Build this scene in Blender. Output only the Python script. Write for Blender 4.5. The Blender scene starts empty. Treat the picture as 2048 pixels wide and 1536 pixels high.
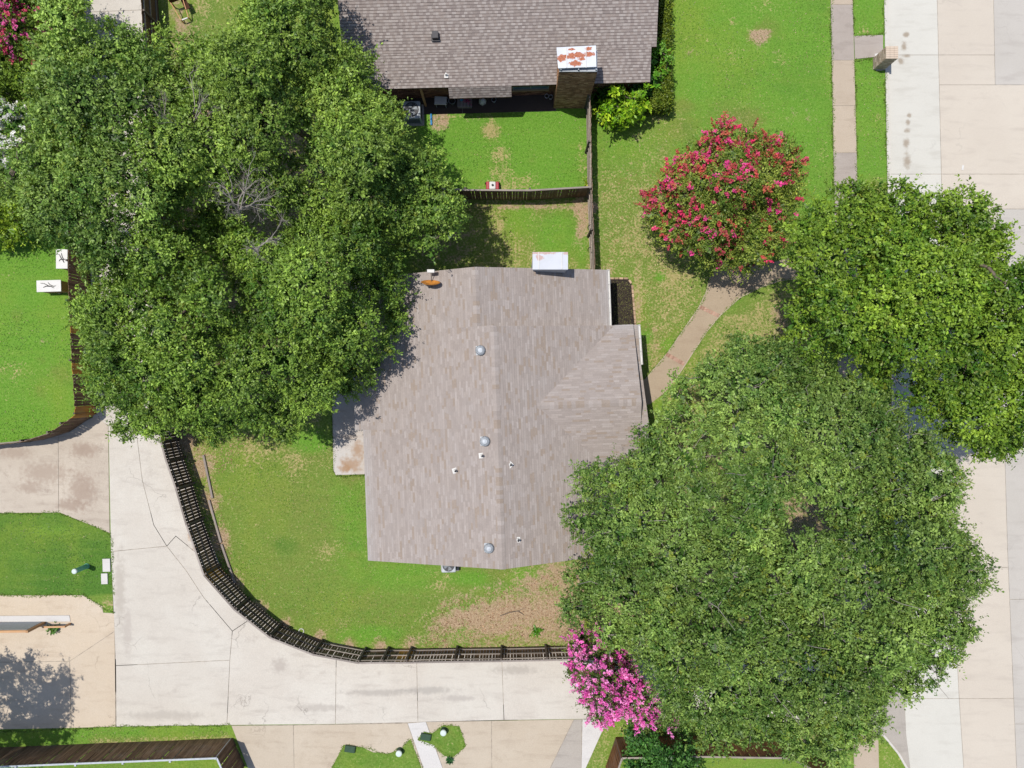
import bpy, bmesh, math, random
import numpy as np
from mathutils import Vector, Matrix

S = bpy.context.scene
COL = S.collection
random.seed(7)
RNG = np.random.default_rng(7)

# ------------------------------------------------------------------ camera, world, sun, exposure
CAM_H = 37.37
cam_d = bpy.data.cameras.new('camera')
cam_d.sensor_width = 36.0
cam_d.lens = 36.0 * 1420.0 / 2048.0
cam_d.clip_end = 2000.0
cam_o = bpy.data.objects.new('camera', cam_d)
COL.objects.link(cam_o)
cam_o.location = (0, 0, CAM_H)
S.camera = cam_o

SUN_TRAVEL = Vector((0.29, -0.12, -1.0)).normalized()
ELEV = math.asin(-SUN_TRAVEL.z)
world = bpy.data.worlds.new('World')
S.world = world
world.use_nodes = True
wn = world.node_tree.nodes
sky = wn.new('ShaderNodeTexSky')
sky.sky_type = 'NISHITA'
sky.sun_disc = False
sky.sun_elevation = ELEV
sky.sun_rotation = math.radians(292.5)
wn['Background'].inputs['Strength'].default_value = 0.125
world.node_tree.links.new(sky.outputs[0], wn['Background'].inputs['Color'])

sun_d = bpy.data.lights.new('sun', 'SUN')
sun_d.energy = 4.1
sun_d.angle = math.radians(0.55)
sun_d.color = (1.0, 0.95, 0.88)
sun_o = bpy.data.objects.new('sun', sun_d)
COL.objects.link(sun_o)
sun_o.location = (-20, 8, 60)
sun_o.rotation_euler = SUN_TRAVEL.to_track_quat('-Z', 'Y').to_euler()

S.view_settings.view_transform = 'Standard'
S.view_settings.look = 'None'
S.view_settings.gamma = 1.0
S.view_settings.use_curve_mapping = False
S.view_settings.exposure = 0.25

# ------------------------------------------------------------------ helpers
F_PX = 1420.0


def G(px, py, z=0.0):
    """place in the world of a point of the aerial survey at height z (metres; x east, y up the picture)"""
    k = (CAM_H - z) / F_PX
    return ((px - 1024.0) * k, (768.0 - py) * k)


def G3(px, py, z=0.0):
    x, y = G(px, py, z)
    return Vector((x, y, z))


def lin(c):
    c = c / 255.0
    return c / 12.92 if c <= 0.04045 else ((c + 0.055) / 1.055) ** 2.4


def A(r, g, b, L=1.6):
    """surface albedo of something that shows as sRGB r,g,b in full sun"""
    return (min(lin(r) / L, .85), min(lin(g) / L, .85), min(lin(b) / L, .85))


def link(o):
    COL.objects.link(o)
    return o


def tag(o, label=None, cat=None, group=None, kind=None):
    if label: o['label'] = label
    if cat: o['category'] = cat
    if group: o['group'] = group
    if kind: o['kind'] = kind
    return o


def empty(name, loc=(0, 0, 0), label=None, cat=None, group=None, rz=0.0):
    o = bpy.data.objects.new(name, None)
    o.empty_display_size = 0.2
    o.location = loc
    o.rotation_euler = (0, 0, rz)
    link(o)
    return tag(o, label, cat, group)


class MB:
    """collects faces, then links them as one mesh object"""
    def __init__(self):
        self.v, self.f, self.c = [], [], []
        self.cur = (1, 1, 1)

    def face(self, pts, col=None):
        n = len(self.v)
        self.v.extend([tuple(p) for p in pts])
        self.f.append(tuple(range(n, n + len(pts))))
        self.c.append(col or self.cur)

    def box(self, c, size, rz=0.0, M=None, col=None):
        sx, sy, sz = size[0] / 2, size[1] / 2, size[2] / 2
        R = Matrix.Rotation(rz, 3, 'Z') if M is None else M
        c = Vector(c)
        p = [c + R @ Vector((x * sx, y * sy, z * sz)) for z in (-1, 1) for y in (-1, 1) for x in (-1, 1)]
        n = len(self.v)
        self.v.extend([tuple(q) for q in p])
        for f in ((0, 2, 3, 1), (4, 5, 7, 6), (0, 1, 5, 4), (2, 6, 7, 3), (0, 4, 6, 2), (1, 3, 7, 5)):
            self.f.append(tuple(n + i for i in f))
            self.c.append(col or self.cur)

    def bar(self, a, b, w, h, col=None):
        a, b = Vector(a), Vector(b)
        d = b - a
        x = d.normalized()
        up = Vector((0, 0, 1)) if abs(x.z) < .95 else Vector((0, 1, 0))
        y = up.cross(x).normalized()
        z = x.cross(y)
        M = Matrix((x, y, z)).transposed()
        self.box((a + b) / 2, (d.length, w, h), M=M, col=col)

    def tube(self, pts, radii, n=6, cap=True, col=None):
        pts = [Vector(p) for p in pts]
        base = len(self.v)
        prev = None
        for i, p in enumerate(pts):
            t = (pts[min(i + 1, len(pts) - 1)] - pts[max(i - 1, 0)]).normalized()
            if prev is None:
                a = Vector((1, 0, 0)) if abs(t.x) < .8 else Vector((0, 1, 0))
                u = t.cross(a).normalized()
            else:
                u = (prev - t * prev.dot(t)).normalized()
            prev = u
            w = t.cross(u)
            r = radii[i] if hasattr(radii, '__len__') else radii
            for k in range(n):
                an = 2 * math.pi * k / n
                self.v.append(tuple(p + (u * math.cos(an) + w * math.sin(an)) * r))
        for i in range(len(pts) - 1):
            for k in range(n):
                a = base + i * n + k
                b = base + i * n + (k + 1) % n
                self.f.append((a, b, b + n, a + n))
                self.c.append(col or self.cur)
        if cap:
            self.f.append(tuple(base + k for k in reversed(range(n))))
            self.c.append(col or self.cur)
            e = base + (len(pts) - 1) * n
            self.f.append(tuple(e + k for k in range(n)))
            self.c.append(col or self.cur)

    def lathe(self, c, prof, n=24, M=None, col=None):
        """prof: (radius, height) pairs turned round the z axis at c"""
        c = Vector(c)
        R = M or Matrix.Identity(3)
        base = len(self.v)
        for r, h in prof:
            for k in range(n):
                an = 2 * math.pi * k / n
                self.v.append(tuple(c + R @ Vector((r * math.cos(an), r * math.sin(an), h))))
        for i in range(len(prof) - 1):
            for k in range(n):
                a = base + i * n + k
                b = base + i * n + (k + 1) % n
                self.f.append((a, b, b + n, a + n))
                self.c.append(col or self.cur)
        self.f.append(tuple(base + k for k in reversed(range(n))))
        self.c.append(col or self.cur)
        e = base + (len(prof) - 1) * n
        self.f.append(tuple(e + k for k in range(n)))
        self.c.append(col or self.cur)

    def prism(self, poly, z0, z1, col=None):
        """poly: list of (x, y), any winding; z0/z1 may be callables of (x, y)"""
        a = sum(poly[i][0] * poly[(i + 1) % len(poly)][1] - poly[(i + 1) % len(poly)][0] * poly[i][1] for i in range(len(poly)))
        if a < 0: poly = poly[::-1]
        n = len(poly)
        base = len(self.v)
        f0 = z0 if callable(z0) else (lambda x, y: z0)
        f1 = z1 if callable(z1) else (lambda x, y: z1)
        for x, y in poly: self.v.append((x, y, f0(x, y)))
        for x, y in poly: self.v.append((x, y, f1(x, y)))
        self.f.append(tuple(base + i for i in reversed(range(n))))
        self.f.append(tuple(base + n + i for i in range(n)))
        self.c += [col or self.cur] * 2
        for i in range(n):
            j = (i + 1) % n
            self.f.append((base + i, base + j, base + n + j, base + n + i))
            self.c.append(col or self.cur)

    def mesh(self, name, m=None, smooth=False, tint=False):
        me = bpy.data.meshes.new(name)
        me.from_pydata(self.v, [], self.f)
        if m: me.materials.append(m)
        if tint:
            ca = me.color_attributes.new('tint', 'FLOAT_COLOR', 'CORNER')
            arr = np.repeat(np.array([(c[0], c[1], c[2], 1) for c in self.c], dtype=np.float32), [len(f) for f in self.f], axis=0)
            ca.data.foreach_set('color', arr.ravel())
        if smooth:
            me.polygons.foreach_set('use_smooth', [True] * len(me.polygons))
        me.update()
        return me

    def build(self, name, m=None, parent=None, smooth=False, tint=False, kind=None, bevel=0.0):
        o = bpy.data.objects.new(name, self.mesh(name, m, smooth, tint))
        link(o)
        if parent is not None:
            o.parent = parent
            # verts are given in world coordinates for children of an Empty that stands at its own place
            o.matrix_parent_inverse = Matrix.LocRotScale(parent.location, parent.rotation_euler, None).inverted()
        if kind: o['kind'] = kind
        if bevel:
            b = o.modifiers.new('bevel', 'BEVEL')
            b.width = bevel
            b.segments = 2
            b.limit_method = 'ANGLE'
        return o


def put(name, me, loc, rot, parent, kind=None):
    """a part that shares mesh data; loc/rot in world coordinates, parent an unrotated Empty"""
    o = bpy.data.objects.new(name, me)
    COL.objects.link(o)
    o.parent = parent
    o.location = Vector(loc) - parent.location
    o.rotation_euler = rot
    return o


def np_mesh(name, V, Q, m, tint=None, smooth=False):
    """mesh from arrays: V (n,3), Q (m,k) faces, tint (m,3) per face"""
    me = bpy.data.meshes.new(name)
    k = Q.shape[1]
    me.vertices.add(len(V))
    me.vertices.foreach_set('co', np.ascontiguousarray(V, dtype=np.float32).ravel())
    me.loops.add(Q.size)
    me.loops.foreach_set('vertex_index', np.ascontiguousarray(Q, dtype=np.int32).ravel())
    me.polygons.add(len(Q))
    me.polygons.foreach_set('loop_start', np.arange(0, Q.size, k, dtype=np.int32))
    me.materials.append(m)
    if tint is not None:
        ca = me.color_attributes.new('tint', 'FLOAT_COLOR', 'CORNER')
        arr = np.ones((len(Q), k, 4), dtype=np.float32)
        arr[:, :, :3] = tint[:, None, :]
        ca.data.foreach_set('color', arr.ravel())
    if smooth:
        me.polygons.foreach_set('use_smooth', np.ones(len(Q), dtype=bool))
    me.update(calc_edges=True)
    return me


def inset(poly, d):
    a = sum(poly[i][0] * poly[(i + 1) % len(poly)][1] - poly[(i + 1) % len(poly)][0] * poly[i][1] for i in range(len(poly)))
    if a < 0: poly = poly[::-1]
    n = len(poly)
    out = []
    for i in range(n):
        p0, p1, p2 = Vector(poly[i - 1]), Vector(poly[i]), Vector(poly[(i + 1) % n])
        e1, e2 = (p1 - p0).normalized(), (p2 - p1).normalized()
        n1, n2 = Vector((-e1.y, e1.x)), Vector((-e2.y, e2.x))
        k = 1 + n1.dot(n2)
        out.append(tuple(p1 + (n1 + n2) * (d / max(k, .35))))
    return out


# ------------------------------------------------------------------ materials
class NT:
    def __init__(self, name):
        self.m = bpy.data.materials.new(name)
        self.m.use_nodes = True
        self.t = self.m.node_tree
        self.n = self.t.nodes
        self.b = self.n['Principled BSDF']
        self.pos = self.n.new('ShaderNodeNewGeometry').outputs['Position']

    def l(self, a, b):
        self.t.links.new(a, b)

    def setv(self, sock, v):
        if hasattr(v, 'is_linked') or isinstance(v, bpy.types.NodeSocket):
            self.l(v, sock)
        else:
            sock.default_value = v

    def noise(self, scale, detail=4.0, rough=.55, vec=None, dist=0.0):
        n = self.n.new('ShaderNodeTexNoise')
        n.inputs['Scale'].default_value = scale
        n.inputs['Detail'].default_value = detail
        n.inputs['Roughness'].default_value = rough
        n.inputs['Distortion'].default_value = dist
        self.l(vec if vec is not None else self.pos, n.inputs['Vector'])
        return n.outputs['Fac']

    def vor(self, scale, feature='F1', vec=None, out='Distance', rnd=1.0):
        n = self.n.new('ShaderNodeTexVoronoi')
        n.feature = feature
        n.inputs['Scale'].default_value = scale
        n.inputs['Randomness'].default_value = rnd
        self.l(vec if vec is not None else self.pos, n.inputs['Vector'])
        return n.outputs[out]

    def scale(self, v):
        n = self.n.new('ShaderNodeVectorMath')
        n.operation = 'MULTIPLY'
        self.l(self.pos, n.inputs[0])
        n.inputs[1].default_value = v
        return n.outputs[0]

    def warp(self, amount, scale):
        n = self.n.new('ShaderNodeTexNoise')
        n.inputs['Scale'].default_value = scale
        n.inputs['Detail'].default_value = 5
        self.l(self.pos, n.inputs['Vector'])
        a = self.n.new('ShaderNodeVectorMath')
        a.operation = 'MULTIPLY_ADD'
        self.l(n.outputs['Color'], a.inputs[0])
        a.inputs[1].default_value = (amount,) * 3
        self.l(self.pos, a.inputs[2])
        return a.outputs[0]

    def math(self, op, a, b=0.0, c=0.0, clamp=False):
        n = self.n.new('ShaderNodeMath')
        n.operation = op
        n.use_clamp = clamp
        self.setv(n.inputs[0], a)
        self.setv(n.inputs[1], b)
        self.setv(n.inputs[2], c)
        return n.outputs[0]

    def ramp(self, v, lo, hi, a=0.0, b=1.0):
        n = self.n.new('ShaderNodeMapRange')
        n.interpolation_type = 'SMOOTHSTEP'
        self.setv(n.inputs[0], v)
        n.inputs[1].default_value, n.inputs[2].default_value = lo, hi
        n.inputs[3].default_value, n.inputs[4].default_value = a, b
        return n.outputs[0]

    def mix(self, f, a, b, blend='MIX'):
        n = self.n.new('ShaderNodeMix')
        n.data_type = 'RGBA'
        n.blend_type = blend
        self.setv(n.inputs[0], f)
        for s, v in ((n.inputs[6], a), (n.inputs[7], b)):
            if isinstance(v, bpy.types.NodeSocket): self.l(v, s)
            else: s.default_value = (v[0], v[1], v[2], 1)
        return n.outputs[2]

    def attr(self, name, out='Fac'):
        n = self.n.new('ShaderNodeAttribute')
        n.attribute_name = name
        return n.outputs[out]

    def rand(self):
        return self.n.new('ShaderNodeObjectInfo').outputs['Random']

    def bump(self, h, strength=.3, dist=.02):
        n = self.n.new('ShaderNodeBump')
        n.inputs['Strength'].default_value = strength
        n.inputs['Distance'].default_value = dist
        self.l(h, n.inputs['Height'])
        self.l(n.outputs[0], self.b.inputs['Normal'])

    def done(self, col, rough=.8, metal=0.0, spec=.3):
        self.setv(self.b.inputs['Base Color'], col if isinstance(col, bpy.types.NodeSocket) else (col[0], col[1], col[2], 1))
        self.setv(self.b.inputs['Roughness'], rough)
        self.b.inputs['Metallic'].default_value = metal
        self.b.inputs['Specular IOR Level'].default_value = spec
        return self.m


def mul(c, k): return (c[0] * k, c[1] * k, c[2] * k)


def m_plain(name, c, rough=.6, metal=0.0, var=.18, sc=6.0, bump=.15):
    t = NT(name)
    f = t.noise(sc, 5, .6)
    t.bump(t.noise(sc * 6, 3), bump, .01)
    return t.done(t.mix(t.ramp(f, .3, .7), mul(c, 1 - var), mul(c, 1 + var)), rough, metal)


def m_concrete(name, c, c2, stain, stain_amt=.5, crack=.6, pitted=.3, sc=1.0, spots=(), spot_c=None):
    """mottled, stained, hair-cracked concrete; c main, c2 second tone, stain dirt"""
    t = NT(name)
    w = t.warp(.6, .7)
    big = t.noise(.35 * sc, 6, .62, w)
    mid = t.noise(1.6 * sc, 6, .65)
    fine = t.noise(28, 3, .7)
    col = t.mix(t.ramp(big, .35, .68), c, c2)
    st = t.math('MULTIPLY', t.ramp(mid, .48, .74), t.ramp(t.noise(.6 * sc, 5, .6, w), .42, .66))
    col = t.mix(t.math('MULTIPLY', st, stain_amt), col, stain)
    col = t.mix(t.math('MULTIPLY', t.ramp(t.noise(5, 5, .75), .56, .72), pitted), col, mul(c, 1.16))
    col = t.mix(t.ramp(fine, .25, .75), mul(c, .80), (1, 1, 1), 'MULTIPLY') if False else t.mix(.35, col, t.mix(t.ramp(fine, .3, .7), mul(c, .72), mul(c, 1.2)))
    # blurred horizontal traffic smudges and worn cloudiness
    sm = t.noise(1.1, 5, .6, t.scale((.5, 2.2, 1)))
    col = t.mix(t.ramp(sm, .50, .74, 0, .42), col, mul(stain, .95))
    for (x, y, rx, ry, *sc_) in spots:
        s = t.n.new('ShaderNodeVectorMath'); s.operation = 'SUBTRACT'
        t.l(t.pos, s.inputs[0]); s.inputs[1].default_value = (x, y, 0)
        q = t.n.new('ShaderNodeVectorMath'); q.operation = 'MULTIPLY'
        t.l(s.outputs[0], q.inputs[0]); q.inputs[1].default_value = (1 / rx, 1 / ry, 0)
        ln = t.n.new('ShaderNodeVectorMath'); ln.operation = 'LENGTH'
        t.l(q.outputs[0], ln.inputs[0])
        g = t.ramp(t.math('ADD', ln.outputs['Value'], t.math('MULTIPLY', t.math('SUBTRACT', t.noise(4.5, 4), .5), 1.6)), .25, 1.15, .75, 0)
        col = t.mix(g, col, sc_[0] if sc_ else spot_c)
    # per-slab tone
    r = t.rand()
    col = t.mix(t.math('MULTIPLY', r, .22), col, mul(c2, .82))
    # hair cracks
    cr = t.vor(.22, 'DISTANCE_TO_EDGE', t.warp(1.4, .9))
    msk = t.ramp(t.noise(.5, 3, .5), .50, .60)
    k = t.math('MULTIPLY', t.math('MULTIPLY', t.ramp(cr, .001, .0045, 1, 0), msk), crack * .6)
    col = t.mix(k, col, mul(stain, .45))
    t.bump(t.math('ADD', fine, t.math('MULTIPLY', mid, .5)), .25, .01)
    return t.done(col, .88, 0, .2)


def m_tint(name, rough=.85, fine=60.0, amt=.30, spec=.2, weather=0.0):
    """colour per piece from the mesh, with grain"""
    t = NT(name)
    c = t.attr('tint', 'Color')
    g = t.noise(fine, 3, .7)
    col = t.mix(amt, c, t.mix(t.ramp(g, .25, .75), (.05, .05, .05), (1.0, 1.0, 1.0)), 'OVERLAY')
    if weather:
        w = t.noise(.55, 5, .6, t.warp(.5, 1.0))
        col = t.mix(t.math('MULTIPLY', t.ramp(w, .45, .7), weather), col, A(176, 168, 164))
    t.bump(g, .3, .006)
    return t.done(col, rough, 0, spec)


def m_wood(name, c1, c2, grain_axis='Z', rough=.85):
    t = NT(name)
    v = {'Z': (9, 9, .7), 'X': (.7, 9, 9), 'Y': (9, .7, 9)}[grain_axis]
    g = t.noise(2.2, 6, .65, t.scale(v))
    r = t.rand()
    col = t.mix(t.ramp(g, .3, .72), c1, c2)
    col = t.mix(t.math('MULTIPLY', r, .75), col, mul(c1, .55))
    col = t.mix(t.math('MULTIPLY', t.ramp(t.noise(1.3, 4), .5, .75), .35), col, A(150, 140, 130))
    t.bump(g, .4, .01)
    return t.done(col, rough, 0, .2)


def m_leaf(name, trans=.22, rough=.5, spec=.35):
    t = NT(name)
    c = t.attr('tint', 'Color')
    t.done(c, rough, 0, spec)
    tr = t.n.new('ShaderNodeBsdfTranslucent')
    hs = t.n.new('ShaderNodeMix')
    hs.data_type = 'RGBA'
    hs.blend_type = 'MULTIPLY'
    hs.inputs[0].default_value = 1
    t.l(c, hs.inputs[6])
    hs.inputs[7].default_value = (1.5, 1.4, .55, 1)
    t.l(hs.outputs[2], tr.inputs['Color'])
    mx = t.n.new('ShaderNodeMixShader')
    mx.inputs[0].default_value = trans
    out = t.n['Material Output']
    t.l(t.b.outputs[0], mx.inputs[1])
    t.l(tr.outputs[0], mx.inputs[2])
    t.l(mx.outputs[0], out.inputs['Surface'])
    return t.m


def m_lawn():
    t = NT('lawn_grass')
    dry, bare, lush, dark = (t.attr(n) for n in ('dry', 'bare', 'lush', 'dark'))
    big = t.noise(.45, 5, .6, t.warp(.8, .6))
    n1 = t.noise(2.2, 6, .68)
    n2 = t.noise(9.0, 5, .72)
    n3 = t.noise(34.0, 3, .75)
    g_ol1, g_ol2 = A(112, 136, 52), A(154, 168, 88)
    g_lu1, g_lu2 = A(98, 154, 42), A(140, 186, 76)
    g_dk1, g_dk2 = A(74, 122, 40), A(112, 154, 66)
    mixn = t.ramp(t.math('ADD', t.math('MULTIPLY', n2, .5), t.math('MULTIPLY', n3, .5)), .36, .64)
    ol = t.mix(mixn, g_ol1, g_ol2)
    lu = t.mix(mixn, g_lu1, g_lu2)
    dk = t.mix(mixn, g_dk1, g_dk2)
    lf = t.math('ADD', lush, t.math('MULTIPLY', t.math('SUBTRACT', n1, .5), 1.1))
    col = t.mix(t.ramp(lf, .1, .92), ol, lu)
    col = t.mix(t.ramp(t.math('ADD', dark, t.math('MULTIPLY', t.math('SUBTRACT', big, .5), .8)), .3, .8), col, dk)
    mac = t.noise(.16, 4, .6, t.warp(1.5, .4))
    col = t.mix(t.ramp(mac, .44, .66, 0, .55), col, t.mix(mixn, A(128, 160, 44), A(170, 186, 84)))
    col = t.mix(t.ramp(t.noise(.33, 4, .6, t.warp(1.2, .7)), .52, .72, 0, .40), col, t.mix(mixn, A(84, 132, 44), A(110, 158, 66)))
    mow = t.noise(1.0, 3, .5, t.scale((.25, 2.6, 1)))
    col = t.mix(t.ramp(mow, .5, .7, 0, .16), col, A(156, 178, 80))
    # dry straw, broken up at two scales
    df = t.math('ADD', dry, t.math('ADD', t.math('MULTIPLY', t.math('SUBTRACT', n1, .5), 1.3), t.math('MULTIPLY', t.math('SUBTRACT', n2, .5), 1.9)))
    straw = t.mix(mixn, A(176, 156, 100), A(222, 203, 150))
    col = t.mix(t.ramp(df, .40, .78, 0, .82), col, straw)
    bf = t.math('ADD', bare, t.math('ADD', t.math('MULTIPLY', t.math('SUBTRACT', n1, .5), 1.9), t.math('MULTIPLY', t.math('SUBTRACT', n2, .5), 1.2)))
    soil = t.mix(mixn, A(172, 142, 112), A(222, 198, 164))
    soil = t.mix(t.ramp(t.noise(20, 2, .6), .55, .62, 0, .55), soil, A(112, 78, 58))
    col = t.mix(t.ramp(bf, .30, .92), col, soil)
    # single blades and specks
    col = t.mix(t.ramp(t.noise(60, 2, .6), .28, .42, .25, 0), col, mul(A(60, 84, 26), .7))
    col = t.mix(t.ramp(t.vor(7.0), .03, .05, .5, 0), col, A(226, 214, 176))
    h = t.math('ADD', n3, n2)
    t.bump(h, .8, .05)
    return t.done(col, .9, 0, .12)


M = {}
M['lawn'] = m_lawn()
M['leaf'] = m_leaf('leaves')
M['petal'] = m_leaf('petals', .25, .6, .2)
M['bark'] = m_plain('bark', A(120, 108, 96), .9, 0, .35, 5, .6)
M['deadwood'] = m_plain('dead_wood', A(168, 160, 152), .9, 0, .25, 8, .5)
M['alley'] = m_concrete('alley_concrete', A(219, 211, 199), A(231, 226, 215), A(186, 176, 166), .85, .7, .45, spots=[(*G(x, y), rx, ry, c) for x, y, rx, ry, c in (
    (760, 1385, 2.4, .22, A(186, 179, 170)), (860, 1380, 1.6, .25, A(180, 174, 166)), (915, 1396, 1.2, .22, A(188, 180, 172)), (240, 1180, .35, 2.4, A(190, 180, 168)), (330, 1430, 2.6, .3, A(192, 184, 174)),
    (382, 1068, .22, .4, A(196, 156, 116)), (392, 1095, .2, .18, A(190, 150, 112)), (1030, 1340, 1.5, .3, A(186, 178, 168)), (560, 1330, .5, .5, A(190, 180, 170)), (255, 1260, .3, 1.6, A(196, 186, 176)), (640, 1415, 1.8, .25, A(194, 186, 176)))])
drips = [(*G(x, y, -.11), rx, ry) for x, y, rx, ry in ((1812, 70, .2, .18), (1808, 92, .2, .32), (1813, 112, .34, .12), (1802, 123, .2, .22), (1819, 231, .15, .14), (1816, 244, .16, .2), (1815, 261, .22, .14), (1813, 286, .2, .34), (1814, 322, .24, .48), (1820, 372, .18, .2), (1795, 1060, .3, .2))]
M['street_pale'] = m_concrete('pale_concrete', A(229, 226, 216), A(222, 219, 209), A(200, 194, 182), .35, .25, .12, spots=drips, spot_c=A(150, 128, 100))
M['street_beige'] = m_concrete('beige_concrete', A(220, 209, 194), A(227, 217, 202), A(198, 187, 175), .5, .3, .2)
M['street_grey'] = m_concrete('grey_concrete', A(206, 200, 191), A(214, 208, 200), A(180, 172, 164), .4, .3, .15)
M['walk_grey'] = m_concrete('worn_grey_concrete', A(184, 172, 162), A(196, 186, 177), A(146, 134, 124), .8, .2, .7)
M['walk_tan'] = m_concrete('tan_concrete', A(206, 190, 170), A(198, 181, 160), A(170, 152, 132), .6, .1, .3)
M['drive_stained'] = m_concrete('stained_concrete', A(204, 191, 175), A(222, 210, 193), A(152, 134, 121), .95, .3, .6, 1.4, spots=[(*G(x, y), rx, ry) for x, y, rx, ry in ((90, 945, 1.5, .7), (170, 900, .9, .5), (165, 980, .9, 1.2), (30, 905, 1.2, .4), (140, 1010, 1.0, .4), (60, 975, .8, .4))], spot_c=A(172, 152, 136))
M['drive_tan'] = m_concrete('warm_concrete', A(221, 203, 179), A(227, 212, 192), A(188, 166, 142), .7, .5, .3)
M['drive_cream'] = m_concrete('cream_concrete', A(208, 193, 172), A(216, 203, 184), A(170, 152, 132), .75, .4, .4)
M['slab_white'] = m_concrete('white_concrete', A(226, 222, 218), A(234, 232, 228), A(188, 182, 178), .5, .2, .5)
M['slab_grey'] = m_concrete('ash_concrete', A(190, 182, 172), A(198, 190, 180), A(150, 142, 134), .6, .2, .5)
M['patio'] = m_concrete('stained_patio_concrete', A(216, 211, 205), A(206, 194, 182), A(176, 150, 126), .9, .2, .9, 1.6, spots=[(*G(x, y), rx, ry) for x, y, rx, ry in ((703, 928, .7, .5), (716, 900, .4, .6), (690, 936, .4, .3))], spot_c=A(178, 142, 108))
M['patio_dark'] = m_concrete('dark_brown_paving', A(96, 84, 76), A(84, 72, 64), A(64, 54, 48), .5, .1, .3)  # dark brown base colour of the neighbouring patio
M['joint'] = m_plain('joint_filler', A(174, 164, 150), .95, 0, .35, 3)
M['curb'] = m_concrete('curb_concrete', A(222, 216, 206), A(230, 226, 218), A(176, 168, 158), .6, .1, .2)
M['aggregate'] = m_concrete('aggregate', A(192, 174, 150), A(184, 164, 140), A(160, 138, 116), .4, 0, .3)
M['mulch'] = m_plain('mulch', A(58, 50, 44), .95, 0, .5, 14, 1.0)
M['brick'] = m_wood('brick_clay', A(196, 146, 124), A(222, 190, 172), 'X')
M['edging'] = m_wood('edging_stone', A(206, 172, 138), A(224, 198, 168), 'X')
M['shingle'] = m_tint('asphalt_shingle', .92, 55, .25, .15, .28)
M['shingle_n'] = m_tint('asphalt_shingle_dark', .92, 55, .22, .15)
M['house_brick'] = m_tint('wall_brick', .9, 40, .35)
M['mortar'] = m_plain('mortar', A(120, 100, 86), .95, 0, .2, 12)
M['white_paint'] = m_plain('white_paint', A(232, 230, 226), .5, 0, .05, 4, .05)
M['galv'] = m_plain('galvanised_metal', A(200, 206, 212), .6, .15, .12, 7, .05)
M['pickets'] = m_wood('weathered_picket', A(116, 90, 70), A(166, 136, 108))
M['pickets_red'] = m_wood('stained_picket', A(132, 88, 58), A(160, 112, 76))
M['pickets_new'] = m_wood('new_picket', A(206, 146, 62), A(226, 172, 92))
M['pickets_pink'] = m_wood('faded_picket', A(176, 146, 126), A(196, 170, 150))
M['rail'] = m_wood('fence_rail', A(160, 148, 138), A(200, 190, 178), 'X')
M['rail_dark'] = m_wood('dark_rail', A(110, 100, 94), A(144, 132, 122), 'X')
M['timber'] = m_wood('grey_timber', A(168, 156, 148), A(200, 190, 182), 'Y')
M['tan_wood'] = m_wood('tan_wood', A(226, 172, 122), A(238, 192, 146), 'X')
M['brown_wood'] = m_wood('brown_wood', A(92, 58, 42), A(120, 80, 58), 'X')
M['black'] = m_plain('black_metal', (.012, .012, .014), .5)
M['dark_grey'] = m_plain('dark_grey_metal', A(84, 82, 84), .6)
M['grey_metal'] = m_plain('grey_metal', A(150, 156, 162), .5, .2, .08)
M['slate_metal'] = m_plain('slate_metal', A(186, 192, 198), .55, .1, .1)
M['glass'] = m_plain('window_glass', (.10, .15, .17), .08, 0, .1, 1, 0)
M['green_plastic'] = m_plain('green_plastic', A(126, 200, 170), .5, 0, .1)
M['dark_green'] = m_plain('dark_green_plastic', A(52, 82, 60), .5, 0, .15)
M['cap_white'] = m_plain('white_cap', A(222, 236, 230), .5, 0, .05)
M['blue'] = m_plain('blue_plastic', A(70, 150, 210), .4, 0, .08)
M['red'] = m_plain('red_plastic', A(176, 44, 56), .4, 0, .08)
M['stone_brick'] = m_wood('cream_brick', A(226, 204, 180), A(238, 220, 200), 'X')


def m_rusty(name, base, patches, r1=A(168, 84, 50), r2=A(206, 124, 82), amt=1.0):
    """white painted sheet metal with rust spots at given world places (x, y, rx, ry)"""
    t = NT(name)
    n = t.noise(7, 6, .7)
    fac = None
    for (x, y, rx, ry) in patches:
        s = t.n.new('ShaderNodeVectorMath'); s.operation = 'SUBTRACT'
        t.l(t.pos, s.inputs[0]); s.inputs[1].default_value = (x, y, 0)
        q = t.n.new('ShaderNodeVectorMath'); q.operation = 'MULTIPLY'
        t.l(s.outputs[0], q.inputs[0]); q.inputs[1].default_value = (1 / rx, 1 / ry, 0)
        ln = t.n.new('ShaderNodeVectorMath'); ln.operation = 'LENGTH'
        t.l(q.outputs[0], ln.inputs[0])
        g = t.ramp(t.math('ADD', ln.outputs['Value'], t.math('MULTIPLY', t.math('SUBTRACT', n, .5), 2.2)), .72, .98, 1, 0)
        fac = g if fac is None else t.math('MAXIMUM', fac, g)
    rust = t.mix(t.ramp(t.noise(16, 4), .3, .7), r1, r2)
    fac = t.math('MULTIPLY', fac, t.ramp(t.noise(24, 4, .7), .25, .5, .55 * amt, amt))
    fac = t.math('MAXIMUM', fac, t.ramp(t.noise(11, 5, .7), .66, .76, 0, .55 * amt))
    col = t.mix(fac, t.mix(t.ramp(t.noise(2, 5), .3, .7), mul(base, .92), base), rust)
    return t.done(col, .55, 0, .3)


# ------------------------------------------------------------------ polygons in numpy
def inside(poly, X, Y):
    r = np.zeros(X.shape, bool)
    n = len(poly)
    for i in range(n):
        x0, y0 = poly[i]
        x1, y1 = poly[(i + 1) % n]
        c = (y0 > Y) != (y1 > Y)
        with np.errstate(divide='ignore', invalid='ignore'):
            xi = (x1 - x0) * (Y - y0) / (y1 - y0 + 1e-12) + x0
        r ^= c & (X < xi)
    return r


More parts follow.
